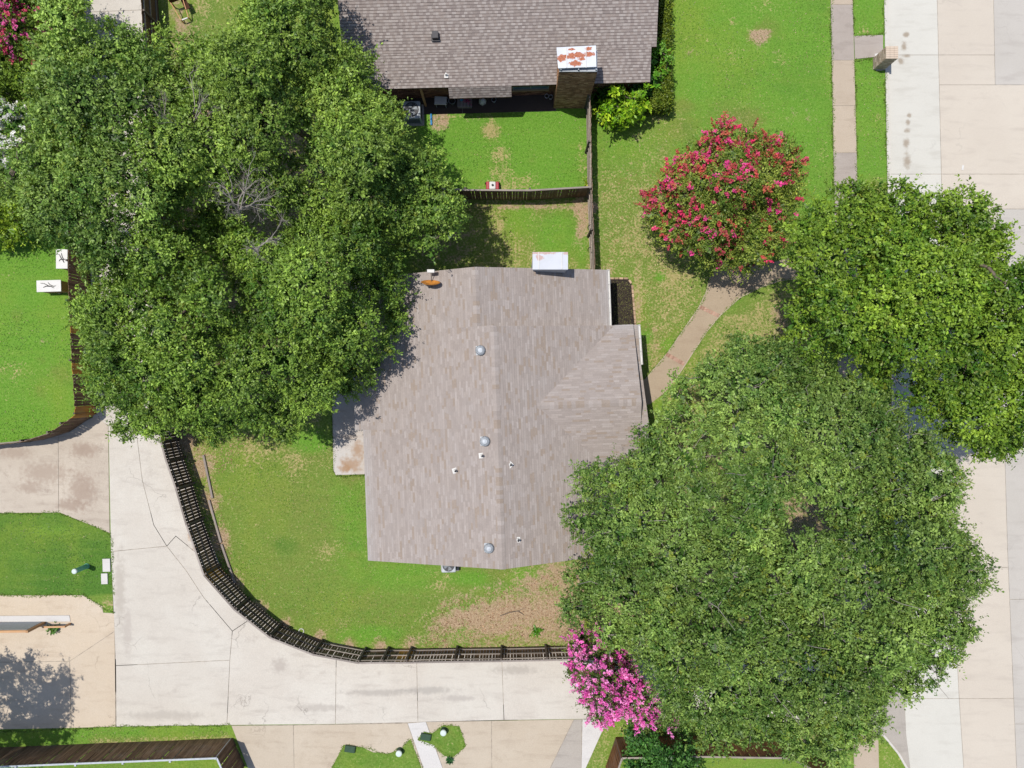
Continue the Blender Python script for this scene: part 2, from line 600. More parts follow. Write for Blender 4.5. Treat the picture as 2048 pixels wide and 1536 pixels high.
def edge_dist(poly, X, Y):
    d = np.full(X.shape, 1e9)
    n = len(poly)
    for i in range(n):
        x0, y0 = poly[i]
        x1, y1 = poly[(i + 1) % n]
        dx, dy = x1 - x0, y1 - y0
        t = np.clip(((X - x0) * dx + (Y - y0) * dy) / (dx * dx + dy * dy + 1e-12), 0, 1)
        d = np.minimum(d, np.hypot(X - x0 - t * dx, Y - y0 - t * dy))
    return d


def polyline_x(pts, y):
    """x of a px polyline given as (px, py) at px row y"""
    ys = [p[1] for p in pts]
    xs = [p[0] for p in pts]
    return float(np.interp(y, ys, xs))


def gp(poly, z=0.0): return [G(x, y, z) for x, y in poly]


# ================================================================== LARGE STRUCTURE
# far terrain
mb = MB()
mb.face([(-600, -600, -.45), (600, -600, -.45), (600, 600, -.45), (-600, 600, -.45)])
terr = mb.build('terrain', M['lawn'])
tag(terr, kind='structure')

CURB = [(1768, -500), (1768, 0), (1775, 390), (1788, 1100), (1800, 1330), (1806, 1470), (1814, 1536), (1830, 1700)]
LAWN_EDGE = [(1768, -500), (1768, 0), (1775, 390), (1788, 1100), (1793, 1225), (1742, 1238), (1742, 1455), (1774, 1482), (1795, 1508), (1811, 1536), (1838, 1600), (1870, 1700)]
curb_w = [G(*p) for p in LAWN_EDGE]

# lawn sheet with painted wear (dry, bare, lush, dark)
def build_lawn():
    x0, x1, y0, y1, st = -36.0, 24.0, -27.0, 27.0, .22
    xs = np.arange(x0, x1 + st, st)
    ys = np.arange(y0, y1 + st, st)
    X, Y = np.meshgrid(xs, ys)
    cx = np.interp(-Y, [-p[1] for p in curb_w], [p[0] for p in curb_w]) + .06
    over = X > cx
    Xc = np.minimum(X, cx)
    ny, nx = X.shape
    idx = np.arange(nx * ny).reshape(ny, nx)
    keep = ~(over[:-1, :-1] & over[1:, :-1])
    Q = np.stack([idx[:-1, :-1], idx[:-1, 1:], idx[1:, 1:], idx[1:, :-1]], -1)[keep]
    Z = np.zeros_like(X)
    # low undulation of a few centimetres
    for k in range(24):
        a, b = RNG.uniform(-1.6, 1.6, 2)
        Z += .0035 * np.sin(a * X + b * Y + RNG.uniform(0, 6.28))
    Z = np.clip(Z, -.03, .008)
    me = np_mesh('lawn', np.stack([Xc.ravel(), Y.ravel(), Z.ravel()], 1), Q, M['lawn'], smooth=True)
    PX = Xc * 38 + 1024
    PY = 768 - Y * 38
    ch = {k: np.zeros(X.shape) for k in ('dry', 'bare', 'lush', 'dark')}

    def zone(poly, soft=14, **kv):
        ins = inside(poly, PX, PY)
        d = edge_dist(poly, PX, PY) * np.where(ins, 1, -1)
        w = np.clip(.5 + d / (2 * soft), 0, 1)
        for k, v in kv.items():
            ch[k] = ch[k] * (1 - w) + v * w

    def blob(x, y, rx, ry, ang=0.0, **kv):
        ca, sa = math.cos(math.radians(ang)), math.sin(math.radians(ang))
        u = ((PX - x) * ca + (PY - y) * sa) / rx
        v = (-(PX - x) * sa + (PY - y) * ca) / ry
        w = np.clip(1.5 - np.hypot(u, v), 0, 1)
        for k, val in kv.items():
            ch[k] = ch[k] * (1 - w) + val * w

    ch['lush'] += .5; ch['dry'] += .12
    # neighbour's back yard behind the divider fence
    zone([(840, 215), (1183, 205), (1186, 388), (840, 392)], 5, lush=1.0, dry=.02, dark=0)
    blob(982, 262, 20, 17, dry=.95, lush=.3); blob(915, 232, 45, 9, dry=.5); blob(975, 232, 25, 9, dry=.5)
    blob(1000, 330, 26, 52, -12, dry=.55, lush=.7); blob(1018, 368, 60, 16, dry=.62); blob(1163, 310, 9, 55, dry=.6); blob(880, 240, 20, 22, bare=.9, dry=.8)
    blob(1058, 360, 20, 22, dry=.5)
    # strip between divider fence and house
    zone([(820, 395), (1180, 395), (1190, 545), (820, 560)], 6, lush=.30, dry=.52, dark=0)
    blob(1118, 470, 45, 42, lush=1, dry=.05); blob(1040, 440, 30, 30, lush=.9, dry=.25); blob(1165, 500, 12, 46, lush=.9, dry=.1)
    blob(1164, 440, 13, 55, bare=.85, dry=.7); blob(1060, 412, 130, 7, bare=.75); blob(1170, 415, 30, 14, bare=.9)
    blob(900, 480, 70, 60, bare=.5, dry=.4)
    # wide yard on the right, up to the sidewalk
    zone([(1192, -300), (1664, -300), (1668, 400), (1500, 400), (1300, 340), (1192, 350)], 70, lush=.80, dry=.20, dark=.05)
    blob(1516, 72, 20, 13, bare=1.1, dry=.9, lush=.2); blob(1532, 66, 13, 8, bare=1.0); blob(1519, 84, 9, 12, bare=.9); blob(1552, 108, 8, 5, bare=.8); blob(1530, 10, 30, 14, dry=.45); blob(1470, 230, 60, 30, dry=.34, lush=.5)
    blob(1400, 60, 60, 90, lush=.95, dry=.1); blob(1620, 180, 40, 140, lush=.9, dry=.12, dark=.25); blob(1330, 255, 60, 40, lush=.45, dry=.36)
    blob(1560, 120, 24, 12, dry=.42); blob(1465, 45, 10, 10, dry=.5)
    # front yard
    zone([(1190, 345), (1330, 340), (1420, 560), (1420, 600), (1290, 790), (1290, 660), (1265, 550), (1190, 545)], 60, lush=.34, dry=.60, dark=0)
    zone([(1310, 820), (1420, 660), (1560, 560), (1640, 540), (1640, 760), (1440, 900), (1310, 900)], 22, lush=.34, dry=.60, dark=0)
    blob(1294, 668, 11, 12, lush=1, dry=0); blob(1320, 555, 10, 8, lush=.95, dry=.1); blob(1338, 690, 14, 12, lush=.9, dry=.15)
    blob(1276, 600, 9, 60, bare=.5, dry=.75); blob(1208, 545, 20, 12, bare=.6, dry=.7); blob(1310, 700, 8, 50, bare=.45, dry=.7)
    blob(1245, 410, 40, 40, dry=.42, lush=.4); blob(1560, 640, 20, 40, bare=.7); blob(1345, 800, 20, 20, bare=.4, dry=.7); blob(1325, 830, 12, 40, lush=.8, dry=.2)
    # back yard inside the curved fence
    zone([(345, 840), (760, 840), (760, 1120), (1180, 1120), (1240, 1300), (740, 1302), (640, 1290), (480, 1200), (400, 1050)], 8, lush=.36, dry=.28, dark=.16)
    blob(560, 900, 130, 40, dry=.50, lush=.2); blob(690, 1080, 40, 110, lush=.85, dry=.18, dark=.05); blob(620, 880, 40, 25, lush=.9, dry=.15)
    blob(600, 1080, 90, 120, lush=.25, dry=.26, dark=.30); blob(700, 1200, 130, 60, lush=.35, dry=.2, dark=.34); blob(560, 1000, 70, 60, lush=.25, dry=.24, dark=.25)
    blob(800, 1150, 90, 30, lush=.75, dry=.2, dark=.1); blob(960, 1158, 60, 14, lush=1, dry=.05, dark=0); blob(740, 1270, 60, 16, lush=.9, dry=.2)
    for (x, y, r) in ((405, 930, 22), (420, 1000, 20), (440, 1080, 22), (470, 1170, 18), (520, 1220, 16), (570, 1250, 14), (640, 1275, 13), (700, 1290, 12), (760, 1292, 13), (820, 1290, 14), (372, 880, 26), (355, 850, 30)):
        blob(x, y, r, r * 1.3, bare=.85, dry=.7, lush=.2)
    zone([(842, 1300), (862, 1250), (890, 1190), (960, 1190), (1050, 1165), (1130, 1140), (1260, 1110), (1300, 1310)], 46, bare=.80, dry=.5, lush=.4, dark=0)
    blob(940, 1228, 40, 22, bare=.45, lush=.7, dry=.4); blob(920, 1265, 20, 24, bare=.4, lush=.6); blob(1030, 1170, 60, 14, bare=.45, lush=.7, dry=.4)
    blob(1040, 1150, 60, 14, bare=.35, lush=.8, dry=.4); blob(1130, 1150, 60, 32, bare=.8, dry=.5); blob(1080, 1180, 60, 20, bare=.65); blob(990, 1230, 110, 20, -8, bare=1.0)
    # under the big crowns
    zone([(1180, 960), (1400, 840), (1700, 800), (1760, 1000), (1740, 1290), (1240, 1300)], 40, bare=.75, dry=.4, lush=.2)
    zone([(330, -80), (330, 850), (640, 850), (700, 560), (700, 250), (430, 120)], 30, bare=.7, dry=.3, lush=.2)
    # neighbour's lawn on the left
    zone([(-400, 420), (140, 470), (190, 830), (60, 892), (-400, 900)], 6, lush=1.0, dry=.10, dark=.0)
    blob(40, 760, 90, 60, lush=.8, dry=.26, dark=.1); blob(90, 640, 50, 70, lush=.9, dark=.25, dry=.06)
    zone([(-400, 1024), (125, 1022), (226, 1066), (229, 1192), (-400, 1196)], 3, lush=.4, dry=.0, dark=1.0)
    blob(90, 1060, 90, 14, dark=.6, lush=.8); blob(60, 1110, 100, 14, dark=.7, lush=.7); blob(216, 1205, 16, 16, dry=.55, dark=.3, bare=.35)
    zone([(-400, 1458), (462, 1450), (475, 1482), (-400, 1500)], 4, lush=.7, dry=.12, dark=.35)
    zone([(180, 1476), (462, 1470), (475, 1482), (180, 1496)], 6, dry=.6, lush=.3, dark=0)
    # top yard between the trees
    zone([(340, -200), (664, -200), (664, 120), (370, 100)], 8, lush=.30, dry=.36, dark=0)
    blob(405, 10, 14, 30, dry=.6, bare=.3)
    # parkway strips
    zone([(1708, -300), (1770, -300), (1776, 400), (1716, 400)], 3, lush=.85, dry=.12, dark=.35)
    blob(1728, 62, 14, 8, dry=.6, dark=0); blob(1750, 380, 30, 25, dry=.55, lush=.4, dark=0); blob(1755, 235, 10, 8, dry=.55)
    zone([(1600, 1440), (1830, 1440), (1830, 1700), (1600, 1700)], 6, lush=.5, dry=.36, dark=.1)
    blob(1610, 1470, 30, 16, bare=.6, dry=.7)
    zone([(1168, 1450), (1300, 1450), (1290, 1470), (1232, 1475), (1190, 1600), (1140, 1600)], 5, lush=.4, dry=.45, dark=0)
    # small-scale irregularity of the turf: thin spots, thick tufts, yellowed spots
    rb = random.Random(5)
    for (x0_, y0_, x1_, y1_, n_) in ((1200, 0, 1660, 330, 46), (860, 215, 1175, 380, 14), (0, 480, 140, 890, 16), (0, 1030, 220, 1190, 10), (430, 870, 730, 1270, 26), (740, 1130, 1100, 1280, 8), (1195, 340, 1640, 800, 20), (850, 400, 1170, 540, 10)):
        for _ in range(n_):
            bx_, by_ = rb.uniform(x0_, x1_), rb.uniform(y0_, y1_)
            kind_ = rb.random()
            w_ = np.clip(1.5 - np.hypot((PX - bx_) / rb.uniform(8, 34), (PY - by_) / rb.uniform(7, 26)), 0, 1)
            if kind_ < .40: ch['dark'] += w_ * rb.uniform(.05, .24)
            elif kind_ < .72: ch['dry'] += w_ * rb.uniform(.08, .30)
            elif kind_ < .9: ch['lush'] -= w_ * rb.uniform(.2, .6)
            else: ch['bare'] += w_ * rb.uniform(.2, .5)
    for k, v in ch.items():
        at = me.attributes.new(k, 'FLOAT', 'POINT')
        at.data.foreach_set('value', v.ravel().astype(np.float32))
    o = bpy.data.objects.new('lawn', me)
    link(o)
    tag(o, kind='structure')


build_lawn()


def paving(name, base_poly, slabs, mats, z=.02, zb=-.05, gap=.014, base_mat=None):
    """a paved surface: dark joint bed with one slab object per panel"""
    b = MB()
    b.prism(gp(base_poly), zb, z - .012)
    root = b.build(name, base_mat or M['joint'])
    tag(root, kind='structure')
    for i, s in enumerate(slabs):
        mb = MB()
        mb.prism(inset(gp(s), gap), zb + .01, z)
        m = mats[i] if isinstance(mats, (list, tuple)) else mats
        o = mb.build('slab', m, root)
        o['kind'] = 'structure'
    return root


# ---- alley fence base line (from its top line)
def base_of(p, z):
    k = (CAM_H - z) / CAM_H
    return (1024 + (p[0] - 1024) * k, 768 + (p[1] - 768) * k)


FTOP = [(322, 883), (333, 923), (352, 977), (373, 1050), (408, 1150), (470, 1220), (540, 1275), (626, 1309), (717, 1326), (765, 1325), (813, 1325), (909, 1323), (1002, 1322), (1094, 1320), (1245, 1316)]
FB = [base_of(p, 1.83) for p in FTOP]

# ---- alley
alley_poly = [(165, -300), (278, -300), (300, 300), (334, 560), (356, 860)] + FB + [(1640, 1300), (1740, 1292), (1740, 1452), (1700, 1447), (1165, 1437), (815, 1445), (465, 1450), (232, 1453), (218, 870), (186, 838), (182, 560), (172, 250)]
fb_mid = lambda a, b: [p for p in FB if a < p[0] < b]
A_s = [
    [(165, -300), (278, -300), (288, 20), (168, 25)],
    [(168, 25), (288, 20), (302, 300), (174, 305)],
    [(174, 305), (302, 300), (334, 560), (182, 565)],
    [(182, 565), (334, 560), (356, 858), (273, 862), (217, 850), (186, 838)],
    [(217, 850), (273, 862), (285, 960), (308, 1050), (334, 1092), (222, 1103)],
    [(222, 1103), (334, 1092), (372, 1140), (408, 1195), (465, 1262), (460, 1320), (232, 1331)],
    [(232, 1331), (460, 1320), (454, 1450), (233, 1453)],
    [(273, 862), (356, 858)] + fb_mid(300, 430) + [(447, 1150), (352, 1072), (334, 1092), (308, 1050), (285, 960)],
    [(352, 1072), (447, 1150)] + fb_mid(440, 540) + [(520, 1225), (465, 1262), (408, 1195), (372, 1140), (334, 1092)],
    [(465, 1262), (520, 1225)] + fb_mid(540, 673) + [(673, 1286), (671, 1448), (454, 1450), (460, 1320)],
    [(673, 1286)] + fb_mid(673, 833) + [(833, 1298), (836, 1444), (671, 1448)],
    [(833, 1298)] + fb_mid(833, 1003) + [(1003, 1295), (1008, 1440), (836, 1444)],
    [(1003, 1295)] + fb_mid(1003, 1235) + [(1236, 1289), (1240, 1437), (1008, 1440)],
    [(1236, 1289), (1440, 1295), (1440, 1441), (1240, 1437)],
    [(1440, 1295), (1640, 1300), (1640, 1445), (1440, 1441)],
    [(1640, 1300), (1740, 1292), (1740, 1452), (1700, 1447), (1640, 1445)],
]
paving('alley', alley_poly, A_s, M['alley'], z=.02)

# ---- driveways on the left
paving('driveway', [(-400, 893), (60, 884), (193, 832), (217, 852), (220, 1066), (120, 1025), (-400, 1029)],
       [[(-400, 893), (-120, 891), (-120, 1028), (-400, 1029)], [(-120, 891), (60, 884), (117, 866), (118, 1025), (-120, 1028)], [(117, 866), (193, 832), (217, 852), (220, 1066), (120, 1025), (118, 1025)]], M['drive_stained'], z=.022)
paving('driveway', [(-400, 1192), (165, 1190), (205, 1212), (207, 1225), (229, 1226), (232, 1453), (-400, 1466)],
       [[(-400, 1192), (165, 1190), (205, 1212), (207, 1225), (229, 1226), (230, 1262), (140, 1322), (-400, 1330)],
        [(140, 1322), (230, 1262), (232, 1453), (143, 1456)], [(-400, 1330), (140, 1322), (143, 1456), (-400, 1466)]], M['drive_tan'], z=.022)
# ---- driveways along the bottom
paving('driveway', [(463, 1451), (671, 1448), (836, 1444), (1165, 1438), (1162, 1700), (560, 1700)],
       [[(463, 1451), (587, 1450), (592, 1700), (560, 1700)], [(587, 1450), (815, 1446), (905, 1700), (592, 1700)],
        [(815, 1446), (852, 1443), (945, 1700), (905, 1700)], [(852, 1443), (983, 1441), (985, 1700), (945, 1700)], [(983, 1441), (1148, 1438), (1020, 1700), (985, 1700)],
        [(1148, 1438), (1164, 1438), (1161, 1700), (1020, 1700)]],
       [M['drive_cream'], M['drive_cream'], M['slab_white'], M['drive_cream'], M['drive_cream'], M['slab_grey']], z=.022)
paving('driveway_apron', [(1164.5, 1438), (1215, 1439), (1172, 1535), (1162.5, 1556)], [[(1164.5, 1438), (1215, 1439), (1172, 1535), (1162.5, 1556)]], M['slab_white'], z=.024)


# ---- street
CU_R = [(1775, -500), (1775, 0), (1782, 390), (1796, 1100), (1808, 1330), (1814, 1470), (1822, 1536), (1840, 1700)]
LA = [(1877, -500), (1877, 0), (1886, 380), (1906, 1100), (1921, 1400), (1930, 1536), (1938, 1700)]
LBt = [(1990, -500), (1990, 0), (1998, 417), (2018, 1100), (2036, 1536), (2044, 1700)]


def strip(L, R, y0, y1):
    ys = sorted({y0, y1} | {p[1] for p in L + R if y0 < p[1] < y1})
    return [(polyline_x(L, y), y) for y in ys] + [(polyline_x(R, y), y) for y in reversed(ys)]


RIGHT = [(2420, -500), (2460, 1700)]
ROADZ = -.11
jy = [-500, -150, 108, 347, 610, 873, 1136, 1399, 1700]
sl, ms = [], []
for a, b in zip(jy[:-1], jy[1:]):
    sl.append(strip(CU_R, LA, a, b)); ms.append(M['street_pale'])
MIDR = [(2160, -500), (2200, 1700)]
for a, b in zip(jy[:-1], jy[1:]):
    if b == 347:
        sl.append(strip(LA, LBt, a, 168)); ms.append(M['street_beige'])
        sl.append(strip(LA, MIDR, 168, 347)); ms.append(M['street_beige'])
    elif a == 347:
        sl.append(strip(LA, MIDR, 347, 417)); ms.append(M['street_beige'])
        sl.append(strip(LA, LBt, 417, b)); ms.append(M['street_beige'])
    else:
        sl.append(strip(LA, LBt, a, b)); ms.append(M['street_beige'])
for a, b in ((-500, -200), (-200, 168), (417, 640), (640, 900), (900, 1200), (1200, 1450), (1450, 1700)):
    sl.append(strip(LBt, MIDR, a, b)); ms.append(M['street_grey'])
for a, b in ((-500, 0), (0, 500), (500, 1000), (1000, 1700)):
    sl.append(strip(MIDR, RIGHT, a, b)); ms.append(M['street_beige'])
paving('street', strip(CURB, RIGHT, -500, 1700), sl, ms, z=ROADZ, zb=-.25, gap=.012)

# the mouth of the alley slopes down to the street
xa_, xb_ = G(1742, 0)[0], G(1822, 0)[0]
slope_z = lambda x, y: .02 + (ROADZ + .006 - .02) * min(max((x - xa_) / (xb_ - xa_), 0), 1)
mb = MB()
mb.prism(gp([(1742, 1270), (1772, 1250), (1798, 1226), (1806, 1330), (1814, 1470), (1822, 1536), (1836, 1640), (1828, 1600), (1811, 1537), (1795, 1509), (1774, 1483), (1742, 1456)]), -.3, slope_z)
tag(mb.build('alley_apron', M['slab_grey']), kind='structure')

# ---- curb
def curb(name, L, w, z0, z1):
    mb = MB()
    pl = [Vector(G(*p)) for p in L]
    R = []
    for i, p in enumerate(pl):
        t = (pl[min(i + 1, len(pl) - 1)] - pl[max(i - 1, 0)]).normalized()
        R.append(p + Vector((-t.y, t.x)) * w)
    poly = [tuple(p) for p in pl] + [tuple(p) for p in reversed(R)]
    for i in range(len(pl) - 1):
        mb.prism([tuple(pl[i]), tuple(pl[i + 1]), tuple(R[i + 1]), tuple(R[i])], z0, z1)
    o = mb.build(name, M['curb'])
    tag(o, kind='structure')


curb('curb', CURB[:4] + [(1793, 1225)], .19, -.25, .032)
curb('curb', [(1762, 1468), (1774, 1482), (1795, 1508), (1811, 1536), (1838, 1600)], .11, -.25, .04)

# ---- sidewalk
SL = [(1661, -500), (1661, 0), (1668.5, 400), (1686, 1300)]
SR = [(1705, -500), (1705, 0), (1714, 350), (1736, 1300)]
sj = [(-500, M['walk_tan']), (-90, M['walk_tan']), (10, M['walk_grey']), (121, M['walk_tan']), (212, M['walk_tan']), (306, M['walk_grey']), (398, M['walk_grey']), (500, M['walk_tan']), (610, M['walk_grey']), (720, M['walk_tan']), (830, M['walk_tan']), (940, M['walk_grey']), (1050, M['walk_tan']), (1160, M['walk_tan']), (1285, None)]
sl, ms = [], []
for (a, m), (b, _) in zip(sj[:-1], sj[1:]):
    sl.append(strip(SL, SR, a, b)); ms.append(m)
sl.append([(1707.5, 72), (1766, 70), (1766, 114), (1748, 115), (1709, 119)]); ms.append(M['walk_grey'])
paving('sidewalk', strip(SL, SR, -500, 1285), sl, ms, z=.035, gap=.012)
paving('sidewalk', [(1706, 1462), (1756, 1462), (1760, 1700), (1712, 1700)], [[(1706, 1462), (1756, 1462), (1758, 1540), (1708, 1540)], [(1708, 1540), (1758, 1540), (1760, 1700), (1712, 1700)]], M['walk_tan'], z=.035)
# mailbox pad
paving('mailbox_pad', [(1748, 108), (1770, 104), (1774, 140), (1752, 142)], [[(1748, 108), (1770, 104), (1774, 140), (1752, 142)]], M['slab_white'], z=.042)

# ---- front walkway
PATH = [(1270, 765), (1292, 757), (1335, 706), (1398, 614), (1412, 585), (1420, 555), (1440, 530), (1520, 530), (1600, 512), (1700, 500), (1700, 545), (1600, 556), (1560, 560), (1520, 574), (1480, 594), (1440, 630), (1415, 660), (1385, 705), (1350, 760), (1330, 785), (1300, 808), (1280, 812)]
mb = MB()
mb.prism(gp(PATH), -.05, .016)
walk = mb.build('walkway', M['aggregate'])
tag(walk, kind='structure')
mb = MB()
mb.box((0, 0, 0), (.094, .20, .05))
brick_me = mb.mesh('brick', M['brick'])


def brick_band(a, b, rows):
    a, b = G3(*a), G3(*b)
    d = (b - a)
    n = max(1, int(round(d.length / .118)))
    u = d.normalized()
    w = Vector((-u.y, u.x, 0))
    for r in range(rows):
        for i in range(n):
            p = a + u * (d.length * (i + .5) / n) + w * (r * .226)
            o = put('brick', brick_me, p + Vector((0, 0, .002 + random.uniform(-.004, .004))), (0, 0, math.atan2(u.y, u.x) + random.uniform(-.04, .04)), walk)


brick_band((1400, 614), (1438, 632), 1)
brick_band((1332, 708), (1368, 728), 1)
# pale concrete lips on both sides
for side in ([(1292, 757), (1335, 706), (1398, 614), (1412, 585), (1420, 555)], [(1600, 557), (1560, 561), (1520, 575), (1480, 595), (1440, 631), (1415, 661), (1385, 706), (1350, 761)]):
    mb = MB()
    for p, q in zip(side[:-1], side[1:]):
        mb.bar(G3(*p, .005), G3(*q, .005), .05, .04)
    mb.build('edging', M['walk_tan'], walk)

# ---- front planting bed
mb = MB()
mb.prism(gp([(1192, 557), (1256, 557), (1264, 570), (1271, 656), (1194, 656)]), -.05, .03)
bed = mb.build('planting_bed', M['mulch'])
tag(bed, kind='structure')
mb = MB()
mb.box((0, 0, 0), (.2, .1, .11))
edge_me = mb.mesh('edging_brick', M['edging'])
ep = [G3(*p) for p in ((1200, 557), (1256, 557), (1264, 570), (1271, 656))]
for p, q in zip(ep[:-1], ep[1:]):
    d = q - p
    n = max(1, int(d.length / .212))
    for i in range(n):
        put('edging_brick', edge_me, p + d * ((i + .5) / n) + Vector((0, 0, .03)), (0, 0, math.atan2(d.y, d.x) + random.uniform(-.05, .05)), bed)
# mulch chips
def chips(name, polypx, n, cols, size, z, mat, seed, parent=None, kind='stuff', lift=.02):
    r = np.random.default_rng(seed)
    P = gp(polypx)
    xs = [p[0] for p in P]; ys = [p[1] for p in P]
    X = r.uniform(min(xs), max(xs), n * 3); Y = r.uniform(min(ys), max(ys), n * 3)
    k = inside(P, X, Y)
    X, Y = X[k][:n], Y[k][:n]
    n = len(X)
    an = r.uniform(0, 6.283, n)
    L = r.uniform(*size, n); W = L * r.uniform(.25, .6, n)
    dx, dy = np.cos(an), np.sin(an)
    zz = z + r.uniform(0.004, lift, n)
    t1, t2 = r.uniform(-.4, .4, n), r.uniform(-.4, .4, n)
    V = np.empty((n, 4, 3))
    for q, (a, b) in enumerate(((-1, 0), (0, -1), (1, 0), (0, 1))):
        V[:, q, 0] = X + a * dx * L / 2 - b * dy * W / 2
        V[:, q, 1] = Y + a * dy * L / 2 + b * dx * W / 2
        V[:, q, 2] = np.maximum(zz + a * t1 * L / 2 + b * t2 * W / 2, z + .003)
    C = np.array(cols)[r.integers(0, len(cols), n)] * r.uniform(.7, 1.25, (n, 1))
    me = np_mesh(name, V.reshape(-1, 3), np.arange(n * 4).reshape(n, 4), mat, C)
    o = bpy.data.objects.new(name, me)
    link(o)
    if parent is not None: o.parent = parent
    tag(o, kind=kind)
    return o


M['litter'] = m_tint('dry_leaf', .9, 30, .1)
chips('mulch_chips', [(1224, 562), (1255, 562), (1262, 574), (1268, 650), (1226, 650)], 1400, [A(70, 60, 52), A(92, 84, 60), A(52, 44, 38), A(120, 122, 70)], (.03, .09), .03, M['litter'], 5)

# ================================================================== ROOFS
def shingle_plane(poly3, eave_dir, colfn, expo=.145, wmin=.25, wmax=.7, band=0.0, band_col=None, seed=1, thick=.016, lift=.02, eave_pale=None):
    """real overlapping shingle tabs over a convex planar polygon"""
    r = random.Random(seed)
    P = [Vector(p) for p in poly3]
    nrm = Vector((0, 0, 0))
    for i in range(1, len(P) - 1):
        nrm += (P[i] - P[0]).cross(P[i + 1] - P[0])
    nrm.normalize()
    if nrm.z < 0: nrm = -nrm
    e = Vector(eave_dir)
    e = (e - nrm * e.dot(nrm)).normalized()
    s = nrm.cross(e)
    if s.z < 0: s = -s
    O = P[0]
    q = [((p - O).dot(e), (p - O).dot(s)) for p in P]
    b0 = min(b for a, b in q); b1 = max(b for a, b in q)

    def span(b):
        xs = []
        for i in range(len(q)):
            (xa, ya), (xb, yb) = q[i], q[(i + 1) % len(q)]
            if (ya <= b <= yb) or (yb <= b <= ya):
                if abs(yb - ya) < 1e-9: xs += [xa, xb]
                else: xs.append(xa + (xb - xa) * (b - ya) / (yb - ya))
        return (min(xs), max(xs)) if xs else None

    V, F, C = [], [], []

    def w(a, b, h): return O + e * a + s * b + nrm * h

    n = int(math.ceil((b1 - b0) / expo))
    for i in range(n):
        lo = b0 + i * expo
        hi = min(b0 + (i + 1) * expo, b1)
        if hi - lo < .01: continue
        s0, s1 = span(lo + 1e-4), span(hi - 1e-4)
        if not s0 or not s1: continue
        full = max(s0[1], s1[1]) - min(s0[0], s1[0])
        if full < .02: continue
        base = min(s0[0], s1[0])
        cuts = [base]
        while cuts[-1] < base + full: cuts.append(cuts[-1] + r.uniform(wmin, wmax))
        cuts[0] -= 0
        for c0, c1 in zip(cuts[:-1], cuts[1:]):
            a00, a01 = max(c0, s0[0]), min(c1, s0[1])
            a10, a11 = max(c0, s1[0]), min(c1, s1[1])
            if a01 - a00 < .005 and a11 - a10 < .005: continue
            a01 = max(a01, a00); a11 = max(a11, a10)
            col = colfn(r)
            if eave_pale and lo - b0 < .62:
                q_ = .75 * (1 - (lo - b0) / .62) * r.uniform(.6, 1)
                col = tuple(col[i_] * (1 - q_) + eave_pale[i_] * q_ for i_ in range(3))
            th = thick * r.choice((.7, 1.0, 1.25))
            k = len(V)
            V += [w(a00, lo, lift + th), w(a01, lo, lift + th), w(a11, hi, lift + .002), w(a10, hi, lift + .002), w(a00, lo, lift - .004), w(a01, lo, lift - .004)]
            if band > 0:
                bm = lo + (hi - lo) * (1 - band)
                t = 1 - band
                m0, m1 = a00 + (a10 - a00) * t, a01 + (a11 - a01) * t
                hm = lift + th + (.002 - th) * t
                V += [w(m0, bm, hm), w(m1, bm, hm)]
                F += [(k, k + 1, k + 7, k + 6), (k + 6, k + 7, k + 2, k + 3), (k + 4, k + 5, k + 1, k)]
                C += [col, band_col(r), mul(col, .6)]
            else:
                F += [(k, k + 1, k + 2, k + 3), (k + 4, k + 5, k + 1, k)]
                C += [col, col]
    return V, F, C


def roof_slope(name, poly3, eave_dir, colfn, parent, mat, deck_mat, fascia=True, thick=.14, **kw):
    """deck with fascia, and the shingles lying on it"""
    P = [Vector(p) for p in poly3]
    mb = MB()
    a = Vector((0, 0, 0))
    for i in range(1, len(P) - 1): a += (P[i] - P[0]).cross(P[i + 1] - P[0])
    if a.z < 0: P = P[::-1]
    n = len(P)
    dn = Vector((0, 0, -thick))
    mb.face(P)
    mb.face([p + dn for p in reversed(P)])
    for i in range(n):
        j = (i + 1) % n
        mb.face([P[i] + dn, P[j] + dn, P[j], P[i]])
    deck = mb.build(name, deck_mat, parent)
    V, F, C = shingle_plane(poly3, eave_dir, colfn, **kw)
    mb = MB()
    mb.v = [tuple(v) for v in V]; mb.f = F; mb.c = C
    sh = mb.build('shingles', mat, None, tint=True, kind='stuff')
    sh.parent = deck
    sh.matrix_parent_inverse = Matrix.Identity(4)
    return deck


def fix_child(o):
    """sub-part meshes hold world coordinates: cancel the parent's own placement"""
    bpy.context.view_layer.update()
    return o


def pal(cols, wts, jit):
    def f(r):
        c = r.choices(cols, wts)[0]
        k = r.uniform(1 - jit, 1 + jit)
        return (c[0] * k, c[1] * k, c[2] * k)
    return f


main_pal = pal([A(180, 169, 162), A(175, 164, 157), A(170, 159, 152), A(168, 153, 140), A(184, 174, 168)], [4, 5, 4, 2.2, 1.9], .028)
def alternating(light, dark, jit):
    st = [0]
    def f(r):
        st[0] = 1 - st[0] if r.random() < .82 else st[0]
        c = r.choice(light if st[0] else dark)
        k = r.uniform(1 - jit, 1 + jit)
        return (c[0] * k, c[1] * k, c[2] * k)
    return f


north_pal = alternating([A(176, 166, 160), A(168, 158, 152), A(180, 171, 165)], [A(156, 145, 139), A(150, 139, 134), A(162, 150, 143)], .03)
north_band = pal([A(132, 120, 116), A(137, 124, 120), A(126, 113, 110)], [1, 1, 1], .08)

# ---------------- main house, in its own frame turned by 2.1 degrees
TH = math.radians(2.1)


def HU(u, v, z):
    return Vector((u * math.cos(TH) - v * math.sin(TH), u * math.sin(TH) + v * math.cos(TH), z))


